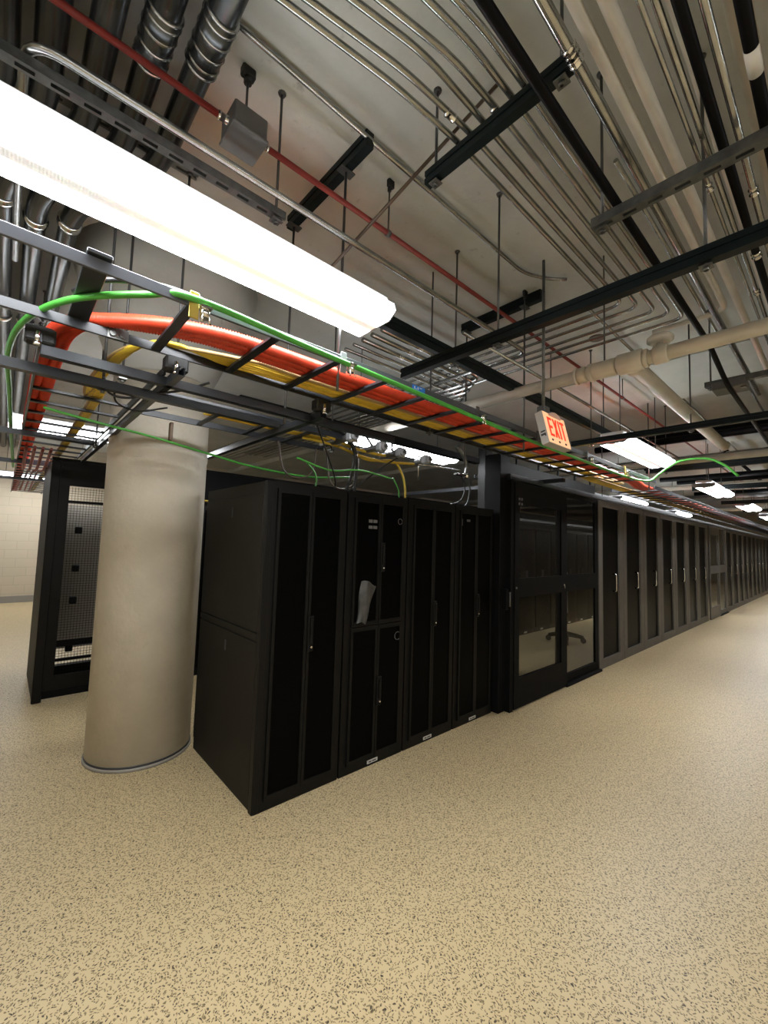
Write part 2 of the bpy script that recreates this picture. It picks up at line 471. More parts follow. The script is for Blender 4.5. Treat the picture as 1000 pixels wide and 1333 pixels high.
# the round concrete column
cx, cy, cr = 0.885, 3.685, 0.350
col = MB()
prof = [(cr, 0.02), (cr, 2.22), (cr + .006, 2.235), (cr + .006, 2.262), (cr, 2.28), (cr, 2.83)]
col.tube([(cx, cy, z) for r, z in prof], [r for r, z in prof], 64)
ct = thing('concrete_column', 'round beige concrete column standing beside the end of the black cabinets', 'column', (cx, cy, 0))
part('shaft', col, M['column'], ct)
cap_r = [cr, cr + .012, cr + .015, .60, .68]
part('capital', MB().tube([(cx, cy, z) for z in (2.83, 2.84, 2.87, 3.45, CEIL)], cap_r, 64), M['ceiling'], ct, 'flared conical head')
part('base_ring', MB().tube([(cx, cy, z) for z in (0, .018, .022)], [cr + .010, cr + .009, cr + .002], 64), M['baseboard'], ct)
part('base_joint', MB().tube([(cx, cy, z) for z in (.0215, .034)], [cr + .003, cr + .003], 64), M['ink'], ct, 'thin dark joint line')

# ------------------------------------------------------------------ strip lights
def strip_light(label, x0, x1, yc, z, group='strip lights', rods=True, top=CEIL):
    t = thing('strip_light', label, 'ceiling light', ((x0 + x1) / 2, yc, z), group)
    part('housing', MB().cbox(x0 + .005, x1 - .005, yc - .115, yc + .115, z + .075, z + .125, .01), M['white_en'], t)
    lens = [(yc - .115, z), (yc + .115, z), (yc + .165, z + .035), (yc + .150, z + .075), (yc - .150, z + .075), (yc - .165, z + .035)]
    part('lens', MB().prism(lens, 'x', x0 + .008, x1 - .008), M['lens'], t)
    for xe in (x0, x1 - .006):
        cap = [(yc - .118, z - .002), (yc + .118, z - .002), (yc + .168, z + .034), (yc + .153, z + .078), (yc - .153, z + .078), (yc - .168, z + .034)]
        part('end_cap', MB().prism(cap, 'x', xe, xe + .006), M['lgrey'], t)
    if rods:
        for xr in (x0 + .25, x1 - .25):
            part('hanger_rod', MB().cyl((xr, yc, z + .12), (xr, yc, top), .005, 8), M['rod'], t)
    return t
strip_light('big strip light glowing in the upper left, above the near cable tray', -1.1, 1.35, 1.615, 2.72, rods=False)
for xr in (-.75, 1.0):
    pass
strip_light('second strip light beyond the EXIT sign over the aisle', 4.62, 6.36, 1.62, 2.72)
for i, x in enumerate((8.75, 12.55, 16.4, 20.2, 24.0)):
    strip_light('%s small strip light in the distance over the aisle, past the EXIT sign' % ORD[i], x, x + 1.75, 1.62, 2.72)
for i, x in enumerate((-4.0, -1.3, 1.3)):  # unseen row added behind the camera to light the floor
    strip_light('%s added strip light, unseen behind the camera, lighting the open floor' % ORD[i], x, x + 1.75, -1.9, 2.72)
strip_light('strip light behind the grey cable connectors over the cabinet tops', 2.45, 4.2, 3.42, 2.66)
strip_light('strip light over the hot aisle farther along behind the panel row', 9.9, 11.65, 3.42, 2.72)
strip_light('strip light over the hot aisle far behind the panel row', 14.2, 15.95, 3.42, 2.72)
strip_light('long strip light seen left of the column top above the mesh gate', -0.05, 1.7, 5.85, 2.72)
strip_light('distant strip light near the beige block wall, left edge', -0.3, 1.45, 11.6, 2.72)
strip_light('strip light over the far left floor', -2.6, -0.85, 8.2, 2.72)

# ------------------------------------------------------------------ front cabinets
FY = 2.40          # front plane of the first four cabinets
CH = 1.985         # their height
def bar_frame(x0, x1, z0, z1, y0, y1, wl, wr, wb, wt):
    return MB().box(x0, x0 + wl, y0, y1, z0, z1).box(x1 - wr, x1, y0, y1, z0, z1).box(x0 + wl, x1 - wr, y0, y1, z0, z0 + wb).box(x0 + wl, x1 - wr, y0, y1, z1 - wt, z1)
def latch(x, z0, z1, y, parent, lit=True):
    h = part('handle', MB().cbox(x - .020, x + .020, y - .012, y, z0, z1, .004).cbox(x - .009, x + .009, y - .026, y - .012, z0 + .05, z1 - .02, .004), M['frame'], parent, 'black swing latch')
    part('lock_cylinder', MB().cyl((x + .004, y - .018, z0 + .028), (x + .004, y - .011, z0 + .028), .007, 12), M['chrome'], h, 'bright lock cylinder')
    return h
def cabinet(label, x0, x1, doors, side_left=False, plinth_label=True):
    t = thing('server_cabinet', label, 'server cabinet', ((x0 + x1) / 2, FY + .5, 0), 'black cabinets beside the column')
    yb = 3.44
    sh = MB().box(x0, x0 + .018, FY + .02, yb, .0, CH).box(x1 - .018, x1, FY + .02, yb, .0, CH)
    sh.box(x0 + .018, x1 - .018, yb - .018, yb, 0, CH).box(x0 + .018, x1 - .018, FY + .02, yb - .018, CH - .018, CH).box(x0 + .018, x1 - .018, FY + .02, yb - .018, .0, .02)
    part('body', sh, M['panel'], t)
    part('front_frame', bar_frame(x0 + .002, x1 - .002, 0.0, CH, FY - .005, FY + .02, .055, .045, .060, .04), M['frame'], t)
    for (a, b, z0, z1, hx, hz0, hz1) in doors:
        d = part('door', bar_frame(a, b, z0, z1, FY - .020, FY - .003, .020, .020, .03, .03), M['frame'], t)
        part('door_mesh', MB().box(a + .019, b - .019, FY - .013, FY - .006, z0 + .029, z1 - .029), M['perf'], d)
        if hx is not None:
            latch(hx, hz0, hz1, FY - .02, d)
    if side_left:
        # two lift-off side panels with slot catches, as the photo shows
        for (z0, z1) in ((1.045, 1.90), (.09, .985)):
            p = part('side_panel', MB().cbox(x0 - .010, x0 + .001, FY + .045, yb - .012, z0, z1, .003), M['panel'], t)
            zz = z1 - .10
            part('catch_slot', MB().box(x0 - .013, x0 - .009, FY + .50, FY + .522, zz - .035, zz + .035), M['ink'], p, 'black catch slot')
        part('side_rail', MB().box(x0 - .010, x0, FY + .045, yb - .012, .995, 1.038), M['panel'], t)
        part('corner_post', MB().cbox(x0 - .012, x0 + .03, FY - .006, FY + .042, 0, CH, .004), M['frame'], t)
    return t
xs = [1.200, 1.815, 2.430, 3.045, 3.660]
def pair(x0, x1, z0, z1, hz0, hz1, split=.5):
    m = x0 + .058 + (x1 - x0 - .106) * split
    return [(x0 + .058, m - .002, z0, z1, None, 0, 0), (m + .002, x1 - .048, z0, z1, m + .024, hz0, hz1)]
c1 = cabinet('black double-door server cabinet at the row end nearest the column', xs[0], xs[1] - .01, pair(xs[0], xs[1] - .01, .062, CH - .042, .90, 1.13), True)
c2 = cabinet('black server cabinet split into upper and lower door pairs', xs[1], xs[2] - .01,
             pair(xs[1], xs[2] - .01, 1.012, CH - .042, 1.40, 1.62) + pair(xs[1], xs[2] - .01, .062, 1.006, .42, .63))
c3 = cabinet('black double-door server cabinet, third from the column', xs[2], xs[3] - .01, pair(xs[2], xs[3] - .01, .062, CH - .042, .93, 1.14))
c4 = cabinet('black double-door server cabinet beside the sliding cage door', xs[3], xs[4] - .01, pair(xs[3], xs[4] - .01, .062, CH - .042, .95, 1.16))
# white plates on three plinths
for c, x in ((c2, 2.12), (c3, 2.72), (c4, 3.34)):
    p = part('number_plate', MB().cbox(x - .05, x + .05, FY - .0085, FY - .004, .016, .040, .001), M['label'], c, 'small white plate on the plinth')
    part('print', MB().box(x - .038, x - .012, FY - .0095, FY - .0083, .024, .032).box(x - .004, x + .034, FY - .0095, FY - .0083, .024, .032), M['ink'], p)
# label strips behind the upper left door of the split cabinet
lb = MB()
for r in range(2):
    for k in range(2):
        lb.box(2.005 + k * .045, 2.043 + k * .045, FY - .0155, FY - .0125, 1.765 - r * .045, 1.788 - r * .045)
part('label_strip', lb, M['greybox'], c2, 'two rows of pale label strips on the upper left door')
part('vent_ring', MB().tube([(2.335 + .03 * math.cos(a * math.pi / 10), FY - .0145, .90 + .03 * math.sin(a * math.pi / 10)) for a in range(20)], .0025, 6), M['greybox'], c2, 'thin grey ring on the lower right door')
part('vent_ring', MB().tube([(2.33 + .022 * math.cos(a * math.pi / 10), FY - .0145, 1.79 + .022 * math.sin(a * math.pi / 10)) for a in range(20)], .0025, 6), M['greybox'], c2, 'thin grey ring on the upper right door')
part('label_strip', MB().box(3.20, 3.25, FY - .0155, FY - .0125, 1.84, 1.86).box(3.115, 3.135, FY - .0155, FY - .0125, 1.80, 1.86), M['greybox'], c4, 'pale label strips on the left door')
# crumpled film pouch taped to the split cabinet
pouch = MB(); gx, gz = 7, 12
for j in range(gz + 1):
    for i in range(gx + 1):
        u, v = i / gx, j / gz
        x = 1.915 + .035 * v + (.085 + .05 * v) * u + .006 * math.sin(7 * v)
        z = 1.035 + .30 * v - .03 * u * v + .012 * math.sin(5 * u)
        y = FY - .020 - .022 * math.sin(math.pi * u) * (1 - .4 * v) - .006 * math.sin(9 * u + 5 * v)
        pouch.v.append(Vector((x, y, z)))
for j in range(gz):
    for i in range(gx):
        a = j * (gx + 1) + i
        pouch.f.append((a, a + 1, a + gx + 2, a + gx + 1)); pouch.sm.append(True)
n = len(pouch.v)
pouch.v += [Vector((v.x, FY - .0135, v.z)) for v in pouch.v]
for j in range(gz):
    for i in range(gx):
        a = n + j * (gx + 1) + i
        pouch.f.append((a + gx + 1, a + gx + 2, a + 1, a)); pouch.sm.append(True)
solo('document_pouch', pouch, M['bag'], 'crumpled grey film pouch on the upper left door of the split cabinet', 'pouch')
# top cable cover plates
for x in (1.45, 2.62, 3.25):
    pass
solo('top_cover', MB().cbox(2.25, 3.45, 2.62, 3.1, CH, CH + .03, .006), M['black'], 'low black cover lying on top of the middle cabinets', 'cover')

# ------------------------------------------------------------------ cage front with sliding door
CY = 2.30
cp = thing('cage_post', 'tall black corner post between the fourth cabinet and the sliding door', 'post', (3.74, 2.40, 0))
part('post_body', MB().cbox(3.668, 3.840, 2.33, 2.52, 0, 2.56, .004), M['black'], cp)
part('edge_strip', MB().box(3.782, 3.842, 2.275, 2.33, 0, 2.30), M['black'], cp)
hd = part('pull_handle', MB().cbox(3.690, 3.735, 2.262, 2.33, 1.0, 1.20, .006), M['black'], cp, 'black box with a pull handle')
part('grip', MB().cyl((3.742, 2.256, 1.03), (3.742, 2.256, 1.17), .008, 10), M['galv'], hd, 'grey vertical grip')

def door_unit(x, label, fixlabel, fr):
    t = thing('sliding_door', label, 'door', (x + .585, CY, 0), 'glazed cage doors')
    a, b = x, x + 1.17
    y0, y1 = CY - .035, CY
    leaf = MB().box(a, a + .09, y0, y1, .015, 2.285).box(b - .145, b, y0, y1, .015, 2.285)
    leaf.box(a + .09, b - .145, y0, y1, .015, .305).box(a + .09, b - .145, y0, y1, 1.105, 1.30).box(a + .09, b - .145, y0, y1, 2.065, 2.285)
    leaf.box(b - .232, b - .145, y0 + .018, y1, .305, 1.105).box(b - .232, b - .145, y0 + .018, y1, 1.30, 2.065)
    lf = part('door_leaf', leaf, fr, t)
    part('pane', MB().box(a + .09, b - .232, y0 + .016, y0 + .021, .305, 1.105), M['glass'], lf)
    part('pane', MB().box(a + .09, b - .232, y0 + .016, y0 + .021, 1.30, 2.065), M['glass'], lf)
    part('lock', MB().cyl((b - .08, y0 - .008, 1.185), (b - .08, y0, 1.185), .013, 14).box(b - .086, b - .074, y0 - .012, y0 - .007, 1.15, 1.18), M['chrome'], t, 'bright lock cylinder')
    part('bolt_head', MB().cyl((a + .03, y0 - .006, 1.205), (a + .03, y0, 1.205), .011, 12), M['galv'], t)
    t2 = thing('fixed_glazed_panel', fixlabel, 'glass panel', (x + 1.67, CY + .03, 0), 'fixed glazed panels')
    a, b = x + 1.14, x + 2.20
    y0, y1 = CY + .004, CY + .035
    fx = MB().box(a, a + .05, y0, y1, .02, 2.30).box(b - .10, b, y0, y1, .02, 2.30).box(a + .05, b - .10, y0, y1, .02, .125)
    fx.box(a + .05, b - .10, y0, y1, 1.10, 1.30).box(a + .05, b - .10, y0, y1, 2.25, 2.30)
    part('panel_frame', fx, fr, t2)
    part('pane', MB().box(a + .05, b - .10, y0 + .012, y0 + .017, .125, 1.10), M['glass'], t2)
    part('pane', MB().box(a + .05, b - .10, y0 + .012, y0 + .017, 1.30, 2.25), M['glass'], t2)
    part('sill', MB().cbox(x + 1.16, b, CY - .045, CY + .004, 0, .03, .004), M['black'], t2)
    return t, t2
d1, f1 = door_unit(3.845, 'black sliding cage door with two glazed windows, beside the cabinets', 'fixed glazed panel right of the nearer sliding door, floor visible behind', M['black'])
d2, f2 = door_unit(12.70, 'distant grey sliding cage door partway along the panel row', 'fixed glazed panel right of the distant sliding door', M['greyframe'])
lr = MB()
for r in range(2):
    for k in range(2): lr.box(3.905 + k * .05, 3.935 + k * .05, CY - .0375, CY - .0348, 2.10 - r * .05, 2.125 - r * .05)
part('label_strip', lr, M['greybox'], d1, 'four small faded label squares')

# header beam over the doors and panel row
solo('header_beam', MB().cbox(3.79, 15.10, CY - .01, CY + .12, 2.305, 2.365, .004), M['tray'], 'long grey header rail running above the cage panels', 'rail')
solo('header_beam', MB().cbox(15.12, 27.0, CY - .01, CY + .12, 2.305, 2.365, .004), M['tray'], 'far grey header rail beyond the second sliding door', 'rail')
bh = thing('bulkhead', 'black boxed bulkhead above the nearer sliding door', 'bulkhead', (4.9, 2.42, 2.37))
part('front_board', MB().cbox(3.842, 6.10, 2.36, 2.40, 2.366, 2.50, .004), M['black'], bh)
for k in range(5):
    part('rail_post', MB().box(4.05 + k * .48, 4.07 + k * .48, 2.37, 2.39, 2.50, 2.62), M['black'], bh)
part('top_rail', MB().box(3.842, 6.10, 2.37, 2.39, 2.62, 2.65), M['black'], bh)

# repeated cage panels
def cage_panel(x, label, group):
    t = thing('equipment_cabinet', label, 'equipment cabinet', (x + .47, CY + .05, 0), group)
    a, b = x + .004, x + .936
    part('panel_frame', bar_frame(a, b, .0, 2.30, CY, CY + .07, .135, .165, .125, .085), M['greyframe'], t)
    part('mesh_infill', MB().box(a + .134, b - .164, CY + .022, CY + .05, .124, 2.216), M['perf'], t)
    h = MB().tube(rounded([(b - .36, CY + .022, 1.02), (b - .36, CY - .022, 1.02), (b - .36, CY - .022, 1.27), (b - .36, CY + .022, 1.27)], .02, 4), .010, 8)
    part('handle', h, M['chrome'], t, 'bright pull handle')
    return t
p0 = cage_panel(6.06, 'first grey-framed cabinet right of the nearer sliding door', 'grey-framed cabinets between the sliding doors')
for i in range(1, 7):
    dup(p0, (.942 * i, 0, 0), '%s grey-framed cabinet right of the nearer sliding door' % ORD[i])
for i in range(11):
    dup(p0, (14.95 - 6.06 + .942 * i, 0, 0), '%s grey-framed cabinet beyond the distant sliding door' % ORD[i], 'cabinets beyond the distant sliding door')

# ------------------------------------------------------------------ inside the cage: cabinets across the hot aisle, rolling stand
def back_cabinet(x, y, label, group):
    t = thing('equipment_rack', label, 'equipment rack', (x + .3, y + .5, 0), group)
    sh = MB().box(x, x + .02, y + .03, y + 1.05, 0, 2.0).box(x + .58, x + .60, y + .03, y + 1.05, 0, 2.0).box(x + .02, x + .58, y + 1.03, y + 1.05, 0, 2.0)
    sh.box(x + .02, x + .58, y + .03, y + 1.03, 1.98, 2.0).box(x + .02, x + .58, y + .03, y + 1.03, 0, .05)
    part('body', sh, M['panel'], t)
    part('front_frame', bar_frame(x, x + .6, 0, 2.0, y, y + .03, .05, .05, .08, .05), M['frame'], t)
    for k in range(2):
        a = x + .052 + k * .249
        d = part('door', MB().box(a, a + .247, y - .012, y + .004, .085, 1.945), M['perf'], t)
        part('handle', MB().cbox(a + (.225 if k == 0 else .022) - .008, a + (.225 if k == 0 else .022) + .008, y - .03, y - .012, .95, 1.18, .003), M['galv'], d, 'grey latch')
    part('number_plate', MB().box(x + .25, x + .35, y - .006, y, .02, .05), M['label'], t)
    return t
b0 = back_cabinet(4.60, 4.10, 'first black rack seen through the glazed door, across the hot aisle', 'racks across the hot aisle')
for i in range(1, 10):
    dup(b0, (.612 * i, 0, 0), '%s black rack across the hot aisle, counted from the left' % ORD[i])

st = thing('rolling_stand', 'rolling equipment stand on casters behind the glazed door', 'stand', (7.38, 3.36, 0))
part('pole', MB().cyl((7.38, 3.36, .12), (7.38, 3.36, 1.75), .022, 14).cyl((7.38, 3.36, .5), (7.38, 3.36, 1.2), .035, 14), M['lgrey'], st)
part('work_shelf', MB().cbox(7.18, 7.58, 3.2, 3.5, 1.02, 1.05, .01), M['greybox'], st)
for k in range(4):
    a = k * math.pi / 2 + .5
    ex, ey = 7.38 + .28 * math.cos(a), 3.36 + .28 * math.sin(a)
    lg = part('leg', MB().tube([(7.38, 3.36, .14), (7.38 + .15 * math.cos(a), 3.36 + .15 * math.sin(a), .12), (ex, ey, .095)], [.045, .038, .030], 10), M['black'], st)
    part('caster', MB().cyl((ex - .02 * math.sin(a), ey + .02 * math.cos(a), .045), (ex + .02 * math.sin(a), ey - .02 * math.cos(a), .045), .045, 16).box(ex - .012, ex + .012, ey - .012, ey + .012, .05, .10), M['rubber'], lg)

# ------------------------------------------------------------------ mesh-fronted rack left of the column
LX0, LX1, LY = 0.305, 1.10, 5.20
mr = thing('mesh_gate_rack', 'tall black rack with a wire mesh gate behind the column, left', 'rack', (.7, 5.7, 0))
LH = 2.33
part('side_panel', MB().cbox(LX0 - .0, LX0 + .03, LY + .045, 6.20, .03, LH, .004), M['panel'], mr)
part('side_panel', MB().cbox(LX1 - .03, LX1, LY + .045, 6.20, .03, LH, .004), M['panel'], mr)
part('corner_post', MB().cbox(LX0 + .0, LX0 + .075, LY + .0, LY + .045, .0, LH, .006), M['frame'], mr)
part('corner_post', MB().cbox(LX1 - .075, LX1, LY, LY + .045, .0, LH, .006), M['frame'], mr)
part('top_rail', MB().box(LX0, LX1, LY, LY + .05, LH, LH + .03), M['frame'], mr)
part('top_rail', MB().box(LX0, LX1, 6.15, 6.2, LH, LH + .03), M['frame'], mr)
part('base_frame', MB().box(LX0 + .076, LX1 - .076, LY + .01, LY + .045, .03, .10).box(LX0 + .03, LX1 - .03, 6.12, 6.2, .0, .10).box(LX0 + .03, LX0 + .07, LY + .05, 6.12, .0, .06), M['black'], mr)
g = part('gate', bar_frame(LX0 + .0755, LX1 - .0755, .105, LH, LY + .005, LY + .035, .08, .08, .13, .24), M['frame'], mr)
wm = MB()
gx0, gx1, gz0, gz1 = LX0 + .155, LX1 - .155, .24, LH - .25
k = 0
while gx0 + k * .025 < gx1:
    wm.box(gx0 + k * .025 - .0014, gx0 + k * .025 + .0014, LY + .018, LY + .021, gz0, gz1); k += 1
k = 0
while gz0 + k * .025 < gz1:
    wm.box(gx0, gx1, LY + .021, LY + .024, gz0 + k * .025 - .0014, gz0 + k * .025 + .0014); k += 1
part('wire_mesh', wm, M['black'], g)
part('cross_bar', MB().box(gx0, gx1, LY + .04, LY + .07, .50, .56).box(gx0, gx1, LY + .04, LY + .07, .36, .385), M['black'], mr)
part('back_board', MB().box(LX0 + .10, LX1 - .03, 6.10, 6.13, .30, 1.95), M['board'], mr, 'pale back board')
for z in (.43, .92, 1.25, 1.65):
    part('bracket_box', MB().cbox(.56, .62, 5.45, 5.52, z - .035, z + .035, .005), M['black'], mr)
part('inner_shelf', MB().box(LX0 + .04, LX1 - .04, 5.85, 6.05, 1.96, 1.985), M['frame'], mr)
b1 = back_cabinet(1.13, 5.20, 'black rack behind the column, beside the mesh gate rack', 'racks behind the hot aisle')
for i in range(1, 4):
    dup(b1, (.612 * i, 0, 0), ['', 'second', 'third', 'fourth'][i] + ' black rack right of the mesh gate rack, mostly hidden')

# ------------------------------------------------------------------ ladder trays
def ladder(label, axis, a, b, c0, c1, z, rungs, cat='cable tray', rw=.038, rail_h=.040, lit_rail=None, rz=0.0, trim=0):
    """rails along axis at lateral c0 and c1, bottom at z"""
    mid = (a + b) / 2
    loc = (mid, (c0 + c1) / 2, z) if axis == 'x' else ((c0 + c1) / 2, mid, z)
    t = thing('ladder_tray', label, cat, loc)
    for c in (c0, c1):
        rm = M['rail'] if (lit_rail and c == c0) else M['tray']
        if axis == 'x': mb = MB().cbox(a, b, c - .006, c + .006, z, z + rail_h, .0015)
        else: mb = MB().cbox(c - .006, c + .006, a, b, z, z + rail_h, .0015)
        part('rail', mb, rm, t)
    for r in rungs:
        if axis == 'x': mb = MB().cbox(r - rw / 2, r + rw / 2, c0 + .006, c1 - .006, z + .004, z + .018, .001)
        else: mb = MB().cbox(c0 + .006, c1 - .006, r - rw / 2, r + rw / 2, z + .004, z + .018, .001)
        part('rung', mb, M['tray'], t)
    return t
TZ = 2.455
t1 = ladder('near ladder cable tray carrying orange and yellow cables above the cabinets', 'x', -1.2, 5.95, 1.58, 2.09, TZ, [-.83, -.51, .455] + [.79 + .32 * k for k in range(16)], lit_rail=True)
ladder('far ladder cable tray running above the distant cage panels', 'x', 6.05, 26.0, 1.62, 2.13, 2.40, [6.3 + .32 * k for k in range(61)])
ladder('ladder tray running away from the camera left of the column', 'y', 2.16, 11.0, .055, .515, 2.385, [2.32 + .30 * k for k in range(29)], rw=.030)
t2 = ladder('lower ladder tray passing in front of the column top', 'x', .56, 1.98, 2.53, 2.99, 2.385, [.95, 1.27, 1.59, 1.91], rw=.030)
t3 = ladder('ladder tray over the hot aisle behind the first cabinets', 'x', 4.5, 12.0, 2.75, 3.25, 2.50, [4.7 + .32 * k for k in range(23)], rw=.030)
ladder('small ladder tray above the racks, seen through the glazed door', 'x', 5.0, 10.5, 3.72, 3.98, 2.06, [5.2 + .2 * k for k in range(26)])
# blue sticker on the tray rail
bs = part('blue_label', MB().box(1.60, 1.70, 1.5715, 1.5735, TZ + .006, TZ + .034), M['blue'], t1, 'bright blue label')
part('print', MB().box(1.613, 1.620, 1.5705, 1.5716, TZ + .013, TZ + .028).box(1.625, 1.633, 1.5705, 1.5716, TZ + .013, TZ + .017).box(1.640, 1.647, 1.5705, 1.5716, TZ + .013, TZ + .028).box(1.655, 1.676, 1.5705, 1.5716, TZ + .024, TZ + .028), M['label'], bs)
part('splice_plate', MB().cbox(.265, .345, 2.082, 2.0995, TZ + .0, TZ + .05, .002).cyl((.285, 2.072, TZ + .02), (.285, 2.083, TZ + .02), .011, 12).cyl((.322, 2.072, TZ + .02), (.322, 2.083, TZ + .02), .011, 12), M['galv'], t1, 'two bright bolt heads')

# dark cross beams that carry the trays
def beam(label, axis, a, b, c, z, w=.041, h=.041, m='tray', slots=False, name='strut_channel'):
    return solo(name, MB().channel(axis, a, b, c, z, w, h, slots), M[m], label, 'strut')
beam('cross strut under the near tray, above the front of the cabinets', 'y', 2.06, 4.45, 1.355, 2.343)
beam('cross strut beside the column carrying the left tray', 'y', 2.0, 5.6, .545, 2.343, w=.030)
beam('short strut under the two trays, left of the column', 'x', .06, 2.05, 2.20, 2.343)
beam('long strut just left of the column top, crossing the left tray', 'x', -.9, 1.2, 2.33, 2.30)
beam('second strut crossing under the left tray beside the column', 'x', -.9, .50, 4.15, 2.343)
beam('third strut crossing under the left tray, farther away', 'x', -.9, .9, 5.9, 2.343)
beam('fourth strut crossing under the left tray, near the back wall', 'x', -.9, .9, 7.8, 2.343)
beam('dark cross strut under the trays above the cage door', 'y', 2.06, 4.45, 4.5, 2.343)
solo('flat_bar', MB().cbox(.13, .20, 1.56, 2.15, 2.498, 2.512, .002), M['tray'], 'flat black bar across the near tray at left, above the green cable', 'bar')

# ------------------------------------------------------------------ deep black struts and trapezes
def deep(mb, axis, a, b, c, z, w, h):
    """two channels back to back: flanges proud of a recessed web"""
    for (l, q0, q1) in ((w / 2, z, z + h * .40), (w / 2 - .006, z + h * .40, z + h * .60), (w / 2, z + h * .60, z + h)):
        if axis == 'x': mb.box(a, b, c - l, c + l, q0, q1)
        else: mb.box(c - l, c + l, a, b, q0, q1)
    return mb
def rod(parent, x, y, z0, z1, plate=True, name='threaded_rod'):
    r = part(name, MB().cyl((x, y, z0), (x, y, z1), .0065, 8), M['rod'], parent)
    if plate:
        mb = MB().box(x - .022, x + .022, y - .022, y + .022, z0 + .012, z0 + .017)
        mb.tube([(x, y, z0), (x, y, z0 + .011)], .012, 6)
        part('nut_and_washer', mb, M['galv'], r, 'zinc nut and square washer')
        part('ceiling_anchor', MB().tube([(x, y, z1 - .012), (x, y, z1)], [.014, .020], 10), M['rod'], r)
    return r
def trapeze(label, axis, a, b, c, z, rods, w=.041, h=.083, m='strut_black', slots=False, cat='pipe hanger'):
    loc = ((a + b) / 2, c, z) if axis == 'x' else (c, (a + b) / 2, z)
    t = thing('trapeze_hanger', label, cat, loc)
    part('strut', MB().channel(axis, a, b, c, z, w, h, True, .09, .05, .016) if slots else deep(MB(), axis, a, b, c, z, w, h), M[m], t)
    for r in rods:
        if CEIL - z < .12: rod(t, *((r, c) if axis == 'x' else (c, r)), 2.45 if r > 0 else z - .03, z)
        elif axis == 'x': rod(t, r, c, z - .03, CEIL)
        else: rod(t, c, r, z - .03, CEIL)
    return t
trapeze('short black trapeze carrying the six steel conduits at top centre', 'y', .56, 1.25, 1.335, 3.262, (1.20, .62), w=.041, h=.062)
trapeze('long black trapeze beam crossing the upper right of the ceiling', 'y', -1.6, 2.10, 2.035, 2.79, (1.32, .35, -1.2), w=.048, h=.066)
trapeze('grey slotted trapeze strut at the upper right, holding large pipes', 'y', -1.4, .70, 1.80, 2.995, (.66, -1.2), w=.046, h=.041, m='galv', slots=True)
trapeze('long black beam running along the aisle above the trays', 'x', -1.6, 5.15, 1.80, 2.885, (2.25, 3.5, 4.9, -.9), w=.041, h=.085)
trapeze('dark strut crossing just before the second strip light', 'y', -1.6, 1.95, 4.43, 2.70, (1.75, .9, -.4), w=.041, h=.055)
trapeze('grey slotted strut at the right edge with a box on it', 'y', -1.2, .78, 4.36, 3.02, (.74, -.9), w=.045, h=.045, m='galv', slots=True)
for i, x in enumerate((6.9, 9.6, 12.3, 15.2, 18.2, 21.4)):
    trapeze('%s distant dark strut across the aisle ceiling beyond the second light' % ORD[i], 'y', -2.4, 1.95, x, 2.74 + .03 * (i % 2), (1.7, -.2, -2.2), w=.06, h=.083)
trapeze('slotted grey strut carrying the dull steel pipes above the big light, nearer', 'x', -1.2, .86, 1.71, 3.088, (.82, -.6), w=.041, h=.035, m='galv', slots=True)
trapeze('slotted grey strut under the dull steel pipes, farther one', 'x', -1.2, .66, 2.37, 3.61, (.62, -.9), w=.045, h=.041, m='galv', slots=True)
trapeze('slotted strut under the steel pipes left of the column', 'x', -1.2, .16, 4.6, 3.455, (.12, -.9), w=.045, h=.041, m='galv', slots=True)

# ceiling-mounted short black struts with rods going down to the trays
for (x, y0, y1, ra, rb, lab) in ((1.235, 1.56, 2.36, 1.76, 2.31, 'short black strut fixed to the ceiling above the end of the big light'),
                            (3.09, 1.60, 2.39, 1.75, 2.34, 'short black strut fixed to the ceiling above the first yellow cable bay'),
                            (6.3, 1.60, 2.4, 1.75, 2.34, 'short black strut fixed to the ceiling above the second strip light')):
    t = thing('overhead_strut', lab, 'strut', (x, (y0 + y1) / 2, CEIL - .085))
    part('strut', deep(MB(), 'y', y0, y1, x, CEIL - .083, .048, .083), M['strut_black'], t)
    for y in (ra, rb):
        part('cross_plate', MB().cbox(x - .045, x + .045, y - .025, y + .025, CEIL - .092, CEIL - .083, .002), M['rod'], t)
        part('threaded_rod', MB().cyl((x, y, 2.40 if y < 2 else 2.33), (x, y, CEIL - .085), .0075, 8), M['rod'], t)
# single hanger rods for the trays
for (x, y, z0, lab) in ((.41, 2.565, 2.44, 'thin rod dropping past the column head behind the near tray'),
                     (2.30, 2.07, 2.44, 'tray rod above the orange ducts near the middle of the near tray'), (4.2, 2.07, 2.44, 'tray rod above the sliding cage door'),
                     (.52, 4.2, 2.34, 'rod beside the column holding the left tray'), (.30, 2.35, 2.30, 'thin rod in front of the column at left'), (1.9, 2.76, 2.34, 'rod dropping behind the near tray toward the black cables'),
                     (5.6, 3.72, 2.045, 'rod holding the near end of the small tray inside the cage'), (9.6, 3.72, 2.045, 'rod holding the far end of the small tray inside the cage')):
    t = thing('hanger_rod', lab, 'rod', (x, y, z0))
    part('rod', MB().cyl((x, y, z0), (x, y, CEIL), .0065, 8), M['rod'], t)
    part('tray_bracket', MB().cbox(x - .02, x + .02, y - .02, y + .02, z0, z0 + .012, .002).tube([(x, y, z0 - .014), (x, y, z0)], .010, 6), M['galv'], t)

